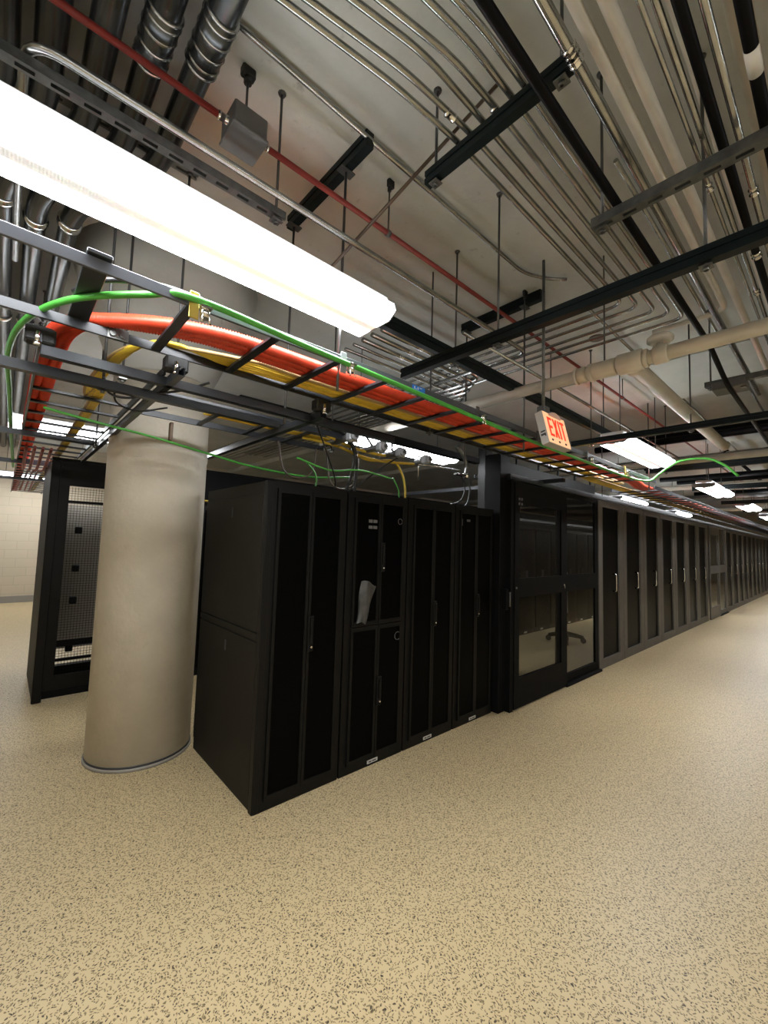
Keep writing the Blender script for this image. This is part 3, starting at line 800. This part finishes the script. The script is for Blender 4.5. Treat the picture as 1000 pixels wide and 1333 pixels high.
# black clamps where the trays meet the cross struts
for (x, y, lab) in ((.545, 2.10, 'black clamp with bolt under the near tray in front of the column'), (1.355, 2.09, 'black clamp with bolt under the near tray above the first cabinet'), (.055, 2.20, 'black corner clamp with a bright bolt at the upper end of the left tray')):
    t = thing('tray_clamp', lab, 'clamp', (x, y, 2.37))
    part('clamp_body', MB().cbox(x - .05, x + .05, y - .035, y + .035, 2.386, 2.4545, .008), M['rubber'], t)
    part('bolt', MB().cyl((x - .01, y - .05, 2.375), (x - .01, y - .05, 2.42), .009, 10).tube([(x - .01, y - .05, 2.362), (x - .01, y - .05, 2.376)], .014, 6), M['chrome'], t, 'bright bolt')

# ------------------------------------------------------------------ big dull steel pipes, upper left
for i, (xa, ring) in enumerate(((.463, 1.60), (.305, 1.73), (.152, None), (0.0, None), (-.14, None), (-.285, None), (-.43, None))):
    r = .053
    t = thing('steel_pipe', '%s large dull steel pipe from the right, running away above the big light' % ORD[i], 'pipe', (xa, 3, 3.54), 'large dull steel pipes')
    path = rounded([(xa, -3.4, 3.55), (xa, 2.45, 3.55), (xa - .295, 3.0, 3.55), (xa - .295, 12.7, 3.55)], .25, 6)
    part('pipe', MB().tube(path, r, 24), M['bigpipe'], t)
    if ring:
        cpl = part('coupling', MB().tube([(xa, ring - .11, 3.55), (xa, ring + .11, 3.55)], r + .008, 24), M['bigpipe'], t, 'ribbed compression coupling')
        for dy in (-.115, -.085, -.03, .03, .085, .115):
            part('ring', MB().tube([(xa, ring + dy - .008, 3.55), (xa, ring + dy, 3.55), (xa, ring + dy + .008, 3.55)], [r + .006, r + .012, r + .006], 24), M['emt'], cpl, 'bright ring')
    for yy in (3.2 + .1 * (i % 2), 5.0):
        part('coupling_ring', MB().tube([(xa - .295, yy - .03, 3.55), (xa - .295, yy - .02, 3.55), (xa - .295, yy + .02, 3.55), (xa - .295, yy + .03, 3.55)], [r + .003, r + .012, r + .012, r + .003], 20), M['chrome'], t, 'bright coupling ring')

# ------------------------------------------------------------------ conduits and pipes
def conduit(label, pts, r, m='emt', group=None, n=14, rad=.12, rings=(), name='conduit', cat='conduit', k=6):
    t = thing(name, label, cat, pts[0], group)
    part('tube', MB().tube(rounded(pts, rad, k), r, n), M[m], t)
    for (p, d) in rings:
        p = Vector(p); d = Vector(d).normalized()
        mb = MB().tube([p - d * .028, p - d * .018, p - d * .016, p + d * .016, p + d * .018, p + d * .028], [r + .001, r + .006, r + .003, r + .003, r + .006, r + .001], n)
        part('coupling', mb, M['chrome'], t, 'bright coupling')
    return t
Z6 = 3.34
six = [(.53, 1.16, .98, 1.09, 1.065, 2.98), (.60, 1.10, .97, 1.03, 1.005, 3.10), (.71, 1.00, .98, .945, .940, 3.22), (.77, .94, 1.05, .885, .875, 3.36), (.87, .84, 1.06, .815, .81, 3.47), (.95, .775, 1.06, .76, .755, 3.60)]
for i, (xa, ya, xb, yb, yc, xt) in enumerate(six):
    sx = xa - (xb - xa) * 2.2; sy = ya - (yb - ya) * 2.2
    conduit('%s of the six bent steel conduits lying on the short black trapeze, from the left' % ORD[i],
            [(sx, sy, Z6), (xb, yb, Z6), (1.33, yc, Z6), (xt, yc, Z6), (xt, 9.0, Z6)], .0120, group='six bent steel conduits', rad=.09,
            rings=(((1.15 + .06 * i, yc + (yb - yc) * .5, Z6), (1, -.1, 0)),) if i in (1, 3) else ())
conduit('steel conduit passing beside the black pipe, with a bright coupling', [(-1, .55, 3.22), (5.5, .55, 3.22)], .019, rings=(((1.25, .55, 3.22), (1, 0, 0)), ((1.27, .55, 3.22), (1, 0, 0))))
conduit('black iron pipe running along the aisle, bending at its far end', [(-1.5, .60, 3.055), (3.50, .60, 3.055), (4.15, .60, 2.945), (9.5, .60, 2.945)], .017, 'blackpipe', name='iron_pipe', cat='pipe', rad=.1,
        rings=(((3.46, .60, 3.055), (1, 0, 0)),))
conduit('left one of the two parallel white painted pipes at upper right', [(-1.5, .535, 3.37), (3.75, .535, 3.37), (3.75, 1.0, 3.37)], .0195, 'white_pipe', name='white_pipe', cat='pipe', rings=())
conduit('right one of the two parallel white painted pipes at upper right', [(-1.5, .462, 3.37), (6.4, .462, 3.37)], .022, 'white_pipe', name='white_pipe', cat='pipe')
conduit('slim bright conduit left of the thick black pipe at upper right', [(-1.5, .335, 3.12), (7, .335, 3.12)], .0075, rings=(((2.05, .335, 3.12), (1, 0, 0)),))
conduit('bright steel conduit between the white and thick black pipes', [(-1.5, .305, 3.12), (7, .305, 3.12)], .0105, rings=(((3.1, .305, 3.12), (1, 0, 0)),))
conduit('thick black pipe between two steel conduits at upper right', [(-1.5, .262, 3.12), (9, .262, 3.12)], .016, 'blackpipe', name='iron_pipe', cat='pipe', rings=(((2.7, .262, 3.12), (1, 0, 0)),))
conduit('steel conduit right of the thick black pipe at upper right', [(-1.5, .215, 3.12), (9, .215, 3.12)], .012, rings=(((2.2, .215, 3.12), (1, 0, 0)),))
conduit('rightmost black pipe with a white label sleeve', [(-1.5, .145, 3.12), (9, .145, 3.12)], .018, 'blackpipe', name='iron_pipe', cat='pipe')
conduit('wide white painted pipe at the right edge beside the rightmost black pipe', [(-1.5, .185, 3.42), (7, .185, 3.42)], .035, 'white_pipe', name='white_pipe', cat='pipe')
conduit('white painted pipe along the ceiling right of the bright conduits', [(-1.5, .36, 3.60), (9, .36, 3.60)], .020, 'white_pipe', name='white_pipe', cat='pipe')
conduit('steel conduit along the ceiling at the far right edge', [(-1.5, .075, 3.12), (9, .075, 3.12)], .015)
conduit('second steel conduit at the far right edge', [(-1.5, .02, 3.14), (9, .02, 3.14)], .015)
conduit('dark pipe beyond the far right conduits', [(-1.5, -.09, 3.12), (9, -.09, 3.12)], .024, 'blackpipe', name='iron_pipe', cat='pipe')
conduit('slim conduit against the ceiling, right of the white pipes', [(2.2, .74, 3.62), (9, .74, 3.62)], .012)
for i, (y, z, r, mm) in enumerate(((-.25, 3.3, .03, 'white_pipe'), (-.40, 3.2, .02, 'emt'), (-.52, 3.2, .02, 'emt'), (-.7, 3.25, .04, 'white_pipe'), (-.9, 3.2, .02, 'emt'), (-1.1, 3.2, .03, 'blackpipe'))):
    conduit('%s pipe of the bundle over the open floor beyond the right edge' % ORD[i], [(-1.5, y, z), (14, y, z)], r, mm, name='overhead_pipe', cat='pipe')
sl = MB().tube([(1.54, .145, 3.12), (1.64, .145, 3.12)], .0195, 18)
solo('pipe_label_sleeve', sl, M['label'], 'white label sleeve wrapped round the rightmost black pipe', 'label')
# red fire-alarm conduit with its box
conduit('red painted conduit running the length of the ceiling', [(-2, 1.70, 3.375), (.575, 1.70, 3.375)], .0135, 'red_pipe', rings=(((.563, 1.70, 3.375), (1, 0, 0)),), name='red_conduit')
conduit('longer red painted conduit continuing right of the grey junction box', [(.725, 1.70, 3.375), (16, 1.70, 3.375)], .0135, 'red_pipe', rings=(((.737, 1.70, 3.375), (1, 0, 0)), ((4.15, 1.70, 3.375), (1, 0, 0))), name='red_conduit')
jb = thing('junction_box', 'grey square junction box on the red conduit', 'junction box', (.65, 1.70, 3.31))
part('box_body', MB().cbox(.577, .723, 1.625, 1.775, 3.33, 3.425, .006), M['greybox'], jb)
part('cover', MB().cbox(.572, .728, 1.620, 1.780, 3.315, 3.33, .004), M['greybox'], jb)
part('support_rod', MB().cyl((.66, 1.72, 3.42), (.66, 1.72, 3.66), .006, 8), M['rod'], jb)
part('beam_clamp', MB().cbox(.63, .69, 1.70, 1.74, 3.655, 3.70, .006).cyl((.66, 1.72, 3.63), (.66, 1.72, 3.66), .018, 12), M['rubber'], jb)
for i, (x, y) in enumerate(((1.50, 1.70), (3.0, 1.70), (5.2, 1.70))):
    t = thing('pipe_hanger', '%s small hanger gripping the red conduit, counted from the junction box' % ORD[i], 'hanger', (x, y, 3.375))
    part('ring_clamp', MB().tube([(x - .012, y, 3.375), (x + .012, y, 3.375)], .019, 14), M['galv'], t)
    part('rod', MB().cyl((x, y, 3.385), (x, y, 3.66), .005, 8), M['rod'], t)
    part('ceiling_hook', MB().cbox(x - .015, x + .03, y - .012, y + .012, 3.655, 3.70, .004).cyl((x, y, 3.63), (x, y, 3.66), .012, 10), M['rubber'], t)
conduit('slim steel conduit clipped to the ceiling, ending in a bend at centre', [(-1.5, 1.57, 3.668), (2.75, 1.57, 3.668), (2.95, 1.47, 3.668), (3.05, 1.38, 3.668)], .0125, rad=.2)
conduit('steel conduit with an elbow lying along the nearer slotted strut', [(-.06, 3.0, 3.10), (-.06, 1.65, 3.145), (2.95, 1.65, 3.145), (2.95, 2.6, 3.145)], .0155, rad=.10)
conduit('second slim conduit along the aisle just above the black beam', [(2.2, 1.70, 3.05), (8.0, 1.70, 3.05)], .012)
conduit('third slim conduit along the aisle beside the black beam', [(3.2, 1.93, 3.25), (9.0, 1.93, 3.25)], .012)
conduit('slim conduit on the ceiling left of the black beam', [(3.4, 1.40, 3.63), (12.0, 1.40, 3.63)], .013)
# conduits over the hot aisle, seen left of the crossing beam
for i in range(5):
    conduit('%s of the bright conduits above the hot aisle behind the crossing beams' % ORD[i], [(2.10, 2.42 + .12 * i, 3.30), (3.45 + .1 * i, 2.42 + .12 * i, 3.30), (3.45 + .1 * i, 8.0, 3.30)], .020 if i < 3 else .014,
            rings=(((2.55, 2.42 + .12 * i, 3.30), (1, 0, 0)),) if i < 3 else (), group='bright conduits above the hot aisle', rad=.15)
# brown sway brace
solo('sway_brace', MB().cyl((1.50, .98, 3.69), (1.15, 1.95, 2.98), .0085, 8), M['brown'], 'thin brown diagonal sway brace crossing below the ceiling', 'brace')
# sprinkler main
SX, SZ = 3.02, 2.87
sm = thing('sprinkler_main', 'white sprinkler main crossing the aisle above the EXIT sign', 'pipe', (SX, .8, SZ))
part('pipe', MB().tube([(SX, -3.4, SZ), (SX, 4.6, SZ)], .044, 24), M['white_pipe'], sm)
for (y0, y1, r) in ((1.22, 1.28, .056), (1.28, 1.30, .062), (1.02, 1.18, .060), (1.17, 1.20, .064), (.86, 1.01, .070), (.83, .86, .060), (.72, .80, .060)):
    part('coupling', MB().tube([(SX, y0, SZ), (SX, y0 + .006, SZ), (SX, y1 - .006, SZ), (SX, y1, SZ)], [r - .006, r, r, r - .006], 24), M['white_pipe'], sm)
part('branch_pipe', MB().tube([(SX + .03, .94, SZ), (SX + .12, .94, SZ), (SX + .13, .94, SZ), (6.2, .94, SZ)], [.062, .062, .052, .052], 24), M['white_pipe'], sm)
vw = part('valve_wheel', MB().tube([(SX + .06, .78, SZ + .10), (SX + .06, .78, SZ + .115), (SX + .06, .78, SZ + .135), (SX + .06, .78, SZ + .15)], [.055, .075, .075, .060], 24).cyl((SX + .02, .78, SZ + .03), (SX + .06, .78, SZ + .10), .02, 12), M['white_pipe'], sm)
part('hanger_rod', MB().cyl((SX, 1.10, SZ + .04), (SX, 1.10, CEIL), .006, 8), M['rod'], sm)
part('hanger_rod', MB().cyl((SX, -.4, SZ + .04), (SX, -.4, CEIL), .006, 8), M['rod'], sm)
for i, (x, z, r, mm) in enumerate(((7.6, 3.0, .05, 'white_pipe'), (8.4, 3.2, .03, 'emt'), (10.8, 3.0, .05, 'white_pipe'), (13.8, 3.1, .06, 'greybox'), (17.0, 3.0, .05, 'white_pipe'))):
    conduit('%s pale pipe crossing the aisle ceiling far beyond the EXIT sign' % ORD[i], [(x, -3.3, z), (x, 5.5, z)], r, mm, name='cross_pipe', cat='pipe', n=18)
for i in range(6):
    y = 1.30 - .55 * i
    conduit('%s lengthwise dark duct of the far ceiling, from the left' % ORD[i], [(7.2, y, 3.30 + .05 * (i % 2)), (27, y, 3.30 + .05 * (i % 2))], .045 if i % 2 else .03, 'greybox' if i % 2 else 'blackpipe', name='far_pipe', cat='pipe')
for i, (x, z) in enumerate(((6.75, 3.15), (7.15, 3.3), (8.0, 3.05), (9.1, 3.2), (10.1, 3.1), (11.4, 3.2), (13.0, 3.1))):  # black pipes added among the far clutter to darken the ceiling
    conduit('%s black pipe added to darken the ceiling beyond the second strip light' % ORD[i], [(x, -3.3, z), (x, 2.6, z)], .05, 'blackpipe', name='cross_pipe', cat='pipe', n=16)
b = thing('junction_box', 'flat grey box on the slotted strut at the right edge', 'junction box', (4.36, .60, 2.95))
part('box_body', MB().cbox(4.25, 4.45, .50, .72, 2.955, 3.018, .006), M['greybox'], b)
part('knockout', MB().cyl((4.30, .52, 2.945), (4.30, .52, 2.956), .018, 12), M['galv'], b)
solo('ceiling_plate', MB().tube([(4.20, 1.60, CEIL - .012), (4.20, 1.60, CEIL)], [.07, .075], 24), M['brown'], 'brown oval cover plate on the ceiling above the sprinkler main', 'plate')

# ------------------------------------------------------------------ EXIT sign
ex = thing('exit_sign', 'lit EXIT sign with red letters hanging above the tray', 'exit sign', (2.79, 1.38, 2.31))
tilt = math.radians(14)
W, Hh, D = .325, .232, .055
EO = Vector((2.627, 1.300, 2.318))       # lower left corner of the face
def ep(u, d, v):
    """u along the sign, d behind the face, v up the leaning face"""
    return Vector((EO.x + u, EO.y + v * math.sin(tilt) + d * math.cos(tilt), EO.z + v * math.cos(tilt) - d * math.sin(tilt)))
def ebox(mb, u0, u1, d0, d1, v0, v1, uv=None):
    i = len(mb.v)
    q = uv or ((u0, v0), (u1, v0), (u1, v1), (u0, v1))
    mb.v += [ep(u, d0, v) for u, v in q] + [ep(u, d1, v) for u, v in q]
    for f in ((0, 1, 2, 3), (7, 6, 5, 4), (0, 4, 5, 1), (1, 5, 6, 2), (2, 6, 7, 3), (3, 7, 4, 0)):
        mb.f.append(tuple(i + k for k in f)); mb.sm.append(False)
    return mb
part('sign_box', ebox(MB(), 0, W, .003, D, 0, Hh), M['sign_box'], ex)
fc = part('sign_face', ebox(MB(), .004, W - .004, 0, .003, .004, Hh - .004), M['sign_face'], ex, 'glowing pale orange face')
s = .018
v0, v1 = .055, .195
def letter(mb, *qs):
    for q in qs: ebox(mb, 0, 0, -.002, 0, 0, 0, q)
def rect(u0, u1, a, b): return ((u0, a), (u1, a), (u1, b), (u0, b))
mE = MB(); letter(mE, rect(.045, .045 + s, v0, v1), rect(.063, .103, v0, v0 + .018), rect(.063, .098, (v0 + v1) / 2 - .009, (v0 + v1) / 2 + .009), rect(.063, .103, v1 - .018, v1))
mX = MB(); letter(mX, ((.116, v0), (.136, v0), (.180, v1), (.160, v1)), ((.160, v0), (.180, v0), (.136, v1), (.116, v1)))
mI = MB(); letter(mI, rect(.194, .194 + s, v0, v1))
mT = MB(); letter(mT, rect(.224, .286, v1 - .018, v1), rect(.246, .246 + s, v0, v1 - .018))
for nm, mb in (('letter_e', mE), ('letter_x', mX), ('letter_i', mI), ('letter_t', mT)):
    part(nm, mb, M['sign_red'], fc, 'red letter ' + nm[-1].upper())
for u in (.055, .155, .250):
    mb = MB(); n0 = 14
    for k in range(n0):
        a = 2 * math.pi * k / n0
        mb.v.append(ep(u + .013 * math.cos(a), -.002, .026 + .008 * math.sin(a)))
    mb.f.append(tuple(range(n0))); mb.sm.append(False)
    mb.v += [ep(u + .013 * math.cos(2 * math.pi * k / n0), 0, .026 + .008 * math.sin(2 * math.pi * k / n0)) for k in range(n0)]
    for k in range(n0):
        mb.f.append((k, n0 + k, n0 + (k + 1) % n0, (k + 1) % n0)); mb.sm.append(False)
    part('mounting_hole', mb, M['ink'], fc, 'small black oval')
# dark printed block on the left end
sd = MB()
for (a, b_, q0, q1) in ((.012, .044, .082, .092), (.020, .046, .058, .072), (.012, .020, .050, .072)):
    i = len(sd.v)
    sd.v += [ep(-.001, a, q0), ep(-.001, b_, q0), ep(-.001, b_, q1), ep(-.001, a, q1), ep(0, a, q0), ep(0, b_, q0), ep(0, b_, q1), ep(0, a, q1)]
    for f in ((0, 3, 2, 1), (4, 5, 6, 7), (0, 1, 5, 4), (1, 2, 6, 5), (2, 3, 7, 6), (3, 0, 4, 7)):
        sd.f.append(tuple(i + k for k in f)); sd.sm.append(False)
part('side_print', sd, M['ink'], ex, 'dark printed marks')
can = MB(); prev = []
for k in range(9):
    a = math.pi * k / 8
    prev.append((.078 + 0.0 + .0, 0))
poly = [(2.627 + .08 + .17 * k / 10, EO.z + .232 * math.cos(tilt) + .022 * math.sin(math.pi * k / 10)) for k in range(11)]
can.prism([(p[0], p[1] - .006) for p in poly] + [(poly[-1][0], poly[-1][1] - .02), (poly[0][0], poly[0][1] - .02)], 'y', 1.345, 1.415)
part('canopy', can, M['sign_canopy'], ex, 'pinkish white curved canopy')
part('mount_box', MB().cbox(2.75, 2.83, 1.40, 1.46, 2.545, 2.62, .005), M['greybox'], ex)
part('stem', MB().cyl((2.77, 1.42, 2.60), (2.77, 1.42, CEIL), .011, 10), M['galv'], ex)

# ------------------------------------------------------------------ cables on the trays
random.seed(3)
def corrugated(pts, r, pitch=.012, amp=.0034, n=14):
    """resample a path evenly and ripple the radius"""
    pts = [Vector(p) for p in pts]; out = [pts[0]]; acc = 0.0
    step = pitch / 2
    for a, b in zip(pts, pts[1:]):
        L = (b - a).length; d = (b - a)
        if L < 1e-6: continue
        t = step - acc
        while t <= L:
            out.append(a + d * (t / L)); t += step
        acc = L - (t - step)
    rs = [r + (amp if i % 2 else -amp) for i in range(len(out))]
    return MB().tube(out, rs, n)
DZ = TZ + .018
for i in range(3):
    yt = 1.765 + .051 * i
    xl = (.122, .098, .072)[i]; up = (0, .044, 0)[i]
    r = .0245
    near = rounded([(xl, 4.2, 2.405 + r + up), (xl, 2.60, 2.405 + r + up), (xl + .03, 2.18, DZ + r + .035), (.55, yt + .02, DZ + r + .005), (2.6, yt, DZ + r)], .40, 14)
    t = thing('orange_duct', '%s corrugated orange duct in the near tray, counted from the aisle side' % ORD[i], 'cable duct', (xl, 4.2, 2.45), 'corrugated orange ducts')
    part('near_run', corrugated(near, r), M['orange_duct'], t)
    part('far_run', MB().tube([(2.6, yt, DZ + r), (5.9, yt, DZ + r), (6.2, yt + .02, DZ + r - .03), (25.5, yt + .04, 2.418 + r)], r, 10), M['orange_duct'], t)
    part('left_run', MB().tube([(xl, 4.2, 2.405 + r + up), (xl, 10.9, 2.405 + r + up)], r, 10), M['orange_duct'], t)
for i in range(6):
    yt = 1.932 + .024 * i
    z = DZ + .011 + (.004 if i % 2 else 0)
    mm = 'tan' if i == 0 else 'yellow'
    start = [(.33 + .009 * i, 10.5, 2.42), (.33 + .009 * i, 3.4, 2.42), (.29 + .009 * i, 2.95, 2.42), (.28 + .009 * i, 2.6, 2.43), (.40 + .01 * i, 2.2 - .02 * i, DZ + .03), (.80, yt + .03, DZ + .02)]
    pts = spline(start + [(1.2, yt, z), (3.0, yt, z), (5.9, yt, z), (6.3, yt + .02, 2.43), (25.0, yt + .03, 2.43)], 6)
    solo('fibre_cable', MB().tube(pts, .0095, 8), M[mm], '%s %s fibre cable bundle in the near tray, counted from the orange ducts' % (ORD[i], 'tan' if i == 0 else 'yellow'), 'cable', 'yellow fibre cable bundles')
for i in range(3):
    pts = spline([(.9, 2.70 + .03 * i, 2.413), (1.4, 2.71 + .03 * i, 2.413), (1.7, 2.70 + .03 * i, 2.413), (1.97, 2.72 + .03 * i, 2.413)], 4)
    solo('fibre_cable', MB().tube(pts, .008, 8), M['yellow'], '%s thin yellow cable lying in the lower tray before the column' % ORD[i], 'cable', 'yellow cables in the lower tray')
def cable(label, pts, r, m, name='cable', n=8, k=8):
    return solo(name, MB().tube(spline(pts, k), r, n), M[m], label, 'cable')
cable('thick green ground cable looping around the tray at left', [(.03, 6.5, 2.37), (-.01, 4.5, 2.40), (-.035, 3.3, 2.46), (-.045, 2.7, 2.48), (.0, 2.27, 2.49), (.12, 1.93, 2.49), (.32, 1.67, 2.485), (.46, 1.572 - .02, 2.475),
       (.98, 1.553, 2.458), (1.8, 1.556, 2.436), (2.9, 1.556, 2.405), (3.7, 1.556, 2.40), (4.9, 1.556, 2.395), (5.6, 1.556, 2.444), (5.75, 1.50, 2.53), (5.8, 1.40, 2.62), (5.8, 1.27, 2.68), (5.8, 1.04, 2.675), (5.8, .88, 2.58), (5.8, .77, 2.45)], .0125, 'green', 'ground_cable', 12)
cable('green ground wire sagging under the struts in front of the column', [(.12, 3.08, 2.335), (.28, 3.06, 2.31), (.47, 3.05, 2.287), (.69, 3.05, 2.265), (1.04, 3.05, 2.215), (1.39, 3.05, 2.17), (1.87, 3.05, 2.155), (2.3, 3.0, 2.20)], .008, 'green', 'ground_cable')
cable('bright green wire running over the cabinet tops', [(1.50, 2.6, 2.20), (1.79, 2.6, 2.15), (2.08, 2.6, 2.19), (2.42, 2.6, 2.165)], .007, 'green', 'ground_cable')
cable('short green wire dropping onto the first cabinet', [(1.60, 2.62, 2.18), (1.68, 2.64, 2.12), (1.70, 2.65, 2.04), (1.66, 2.66, CH)], .006, 'green', 'ground_cable')
cable('short green wire dropping onto the split cabinet', [(2.55, 2.72, 2.20), (2.62, 2.72, 2.10), (2.64, 2.72, CH)], .006, 'green', 'ground_cable')
cable('black cable with a ribbed sleeve behind the green cable at left', [(.50, 1.63, 2.525), (.35, 1.66, 2.53), (.20, 1.76, 2.525), (.13, 1.9, 2.515)], .010, 'cable')
cable('yellow cable arching down onto the middle cabinet', [(1.6, 2.70, 2.38), (1.92, 2.70, 2.37), (2.24, 2.70, 2.31), (2.52, 2.70, 2.345), (2.64, 2.70, 2.25), (2.685, 2.70, 2.12), (2.69, 2.70, CH)], .010, 'yellow')
cable('yellow patch cable draped between the grey connectors', [(1.75, 2.62, 2.42), (2.0, 2.63, 2.37), (2.3, 2.64, 2.36), (2.6, 2.64, 2.39)], .012, 'yellow')
cable('second yellow patch cable sagging under the grey connectors', [(1.9, 2.66, 2.36), (2.15, 2.66, 2.32), (2.4, 2.66, 2.315), (2.75, 2.66, 2.35)], .012, 'yellow')
cable('thick black cable arching down to the gap between the first two cabinets', [(1.2, 2.5, 2.47), (1.6, 2.52, 2.465), (1.92, 2.56, 2.40), (2.05, 2.62, 2.28), (2.08, 2.66, 2.12), (2.08, 2.68, CH)], .014, 'cable')
cable('second thick black cable arching beside the first onto the split cabinet', [(1.3, 2.46, 2.47), (1.75, 2.50, 2.45), (1.99, 2.58, 2.33), (2.02, 2.64, 2.15), (2.0, 2.70, CH)], .011, 'cable')
cable('black cable slanting from the connectors to the split cabinet', [(2.6, 2.62, 2.42), (2.35, 2.64, 2.26), (2.12, 2.68, 2.08), (1.98, 2.75, CH)], .008, 'cable')
cable('black cable slanting down from the tray toward the first cabinet', [(1.38, 2.2, 2.38), (1.62, 2.4, 2.22), (1.80, 2.55, 2.08), (1.9, 2.7, CH)], .006, 'cable')
cable('black cable curving down from the bright bracket to the fourth cabinet', [(3.45, 2.66, 2.35), (3.52, 2.66, 2.22), (3.46, 2.66, 2.08), (3.25, 2.66, 2.01), (3.0, 2.68, CH)], .008, 'cable')
cable('black cable looping beside the corner post onto the fourth cabinet', [(3.63, 2.7, 2.38), (3.66, 2.7, 2.22), (3.62, 2.7, 2.06), (3.50, 2.7, CH)], .009, 'cable')
cable('black cable curled over the left struts in front of the column', [(.30, 2.34, 2.36), (.33, 2.37, 2.30), (.40, 2.36, 2.29), (.48, 2.34, 2.32), (.62, 2.25, 2.36), (.72, 2.15, 2.40)], .006, 'cable')
cable('second black cable curled below the left struts', [(.36, 2.4, 2.37), (.38, 2.5, 2.30), (.50, 2.6, 2.30), (.66, 2.66, 2.37)], .005, 'cable')
cable('brown cable loop hanging behind the first cabinet', [(1.55, 2.98, 2.39), (1.60, 2.98, 2.18), (1.72, 2.98, 2.12), (1.86, 2.98, 2.18), (1.9, 2.98, 2.39)], .007, 'brown')
cable('second brown cable loop hanging behind the first cabinet', [(2.0, 2.98, 2.39), (2.05, 2.98, 2.14), (2.18, 2.98, 2.08), (2.32, 2.98, 2.16), (2.36, 2.98, 2.39)], .007, 'brown')
cable('pale yellow cable lying on the back rack, right of the column', [(1.15, 5.35, 2.07), (1.4, 5.4, 2.09), (1.8, 5.45, 2.08), (2.2, 5.5, 2.07)], .012, 'yellow')
for i in range(4):
    cable('%s dark red cable hanging at the far end of the left tray' % ORD[i], [(.10 + .06 * i, 5.0, 2.40), (.11 + .06 * i, 6.2, 2.33), (.13 + .05 * i, 7.4, 2.42), (.1 + .06 * i, 9.5, 2.33)], .013, 'red_pipe')

# clips on the near tray rail
for i, (x, mm, lab) in enumerate(((.455, 'goldtag', 'yellow clip holding the green cable left of centre'), (1.13, 'lgrey', 'grey clip on the tray rail below the big light end'), (2.20, 'galv', 'bright clip on the green cable near the blue label'),
                               (2.98, 'galv', 'bright clip on the green cable left of the EXIT sign'), (3.9, 'galv', 'bright clip on the green cable below the EXIT sign'), (4.85, 'goldtag', 'small yellow clip near the far end of the near tray'))):
    t = thing('cable_clip', lab, 'clip', (x, 1.56, TZ))
    part('strap', MB().cbox(x - .017, x + .017, 1.566, 1.5735, TZ - .045, TZ + .055, .002), M[mm], t)
    lug = MB().tube([(x + .035, 1.556, TZ - .038), (x + .035, 1.556, TZ + .006)], .018, 12).box(x + .015, x + .055, 1.535, 1.560, TZ - .005, TZ + .003)
    part('lug', lug, M['chrome'], t, 'bright lug')
    part('bolt', MB().cyl((x + .02, 1.54, TZ - .06), (x + .03, 1.55, TZ - .01), .004, 8).cyl((x + .05, 1.54, TZ - .06), (x + .04, 1.55, TZ - .01), .004, 8), M['chrome'], t)
solo('brown_clip', MB().cbox(.78, .80, 3.03, 3.07, 2.262, 2.385, .003), M['bronze'], 'small brown strap holding the green wire against the column', 'clip')

# grey plug-and-socket connectors over the cabinet tops
CONN = ((1.86, 2.40, 2.395, .30), (2.17, 2.42, 2.375, .34), (2.40, 2.44, 2.37, .22), (2.74, 2.46, 2.365, .10))
for i, (x, y, z, L) in enumerate(CONN):
    t = thing('power_connector', '%s grey power connector above the cabinets, from the left' % ORD[i], 'connector', (x, y, z), 'grey power connectors')
    part('connector_body', MB().tube([(x, y + .03, z), (x, y + .09, z), (x, y + .10, z), (x, y + .06 + L, z)], [.036, .034, .027, .024], 16), M['greybox'], t)
    part('gland_box', MB().cbox(x - .040, x + .040, y + .008, y + .07, z - .040, z + .040, .012), M['lgrey'], t)
    part('socket_ring', MB().tube([(x, y - .012, z), (x, y - .006, z), (x, y + .008, z)], [.026, .033, .036], 18), M['lgrey'], t)
    part('socket_core', MB().cyl((x, y - .014, z), (x, y - .011, z), .015, 14), M['ink'], t, 'dark socket opening')
    part('drop_lead', MB().tube(spline([(x, y + .06 + L, z), (x, y + .12 + L, z + .02), (x, 2.93, 2.50), (x, 2.95, 2.60)] if L < .2 else [(x, y + .05 + L, z), (x, y + .10 + L, z + .03), (x, 2.95, 2.60)], 5), .010, 8), M['cable'], t)
solo('power_busway', MB().cbox(1.2, 4.15, 2.92, 2.99, 2.59, 2.66, .005), M['black'], 'black busway feeding the grey power connectors', 'busway')
wb = thing('bright_bracket', 'bright curved conduit bodies hanging beside the corner post', 'bracket', (3.40, 2.62, 2.30))
part('flexible_tube', MB().tube(spline([(3.30, 2.60, 2.60), (3.42, 2.60, 2.52), (3.47, 2.60, 2.42), (3.46, 2.60, 2.34)], 6), .020, 12), M['galv'], wb)
part('fitting', MB().cyl((3.46, 2.60, 2.30), (3.46, 2.60, 2.35), .03, 12).cbox(3.28, 3.46, 2.58, 2.62, 2.315, 2.335, .003), M['chrome'], wb)
part('thin_rod', MB().cyl((2.75, 2.60, 2.20), (2.75, 2.60, 2.44), .005, 8).cyl((2.75, 2.60, 2.34), (3.35, 2.60, 2.37), .006, 8), M['chrome'], wb)
# things seen behind the cabinet tops
solo('air_duct', MB().cbox(2.6, 4.6, 5.0, 5.6, 2.02, 2.36, .01), M['duct'], 'dull brown duct behind the cabinets, seen over their tops', 'duct')
solo('support_post', MB().cbox(4.42, 4.56, 3.02, 3.14, 0, 3.0, .006), M['frame'], 'grey square post behind the corner post above the cabinets', 'post')
solo('dark_backdrop', MB().cbox(1.12, 29.9, 6.38, 6.42, 0, 2.62, .004), M['black'], 'added black darkening partition behind the back racks', 'backdrop')  # black sheet added to darken the view behind the racks
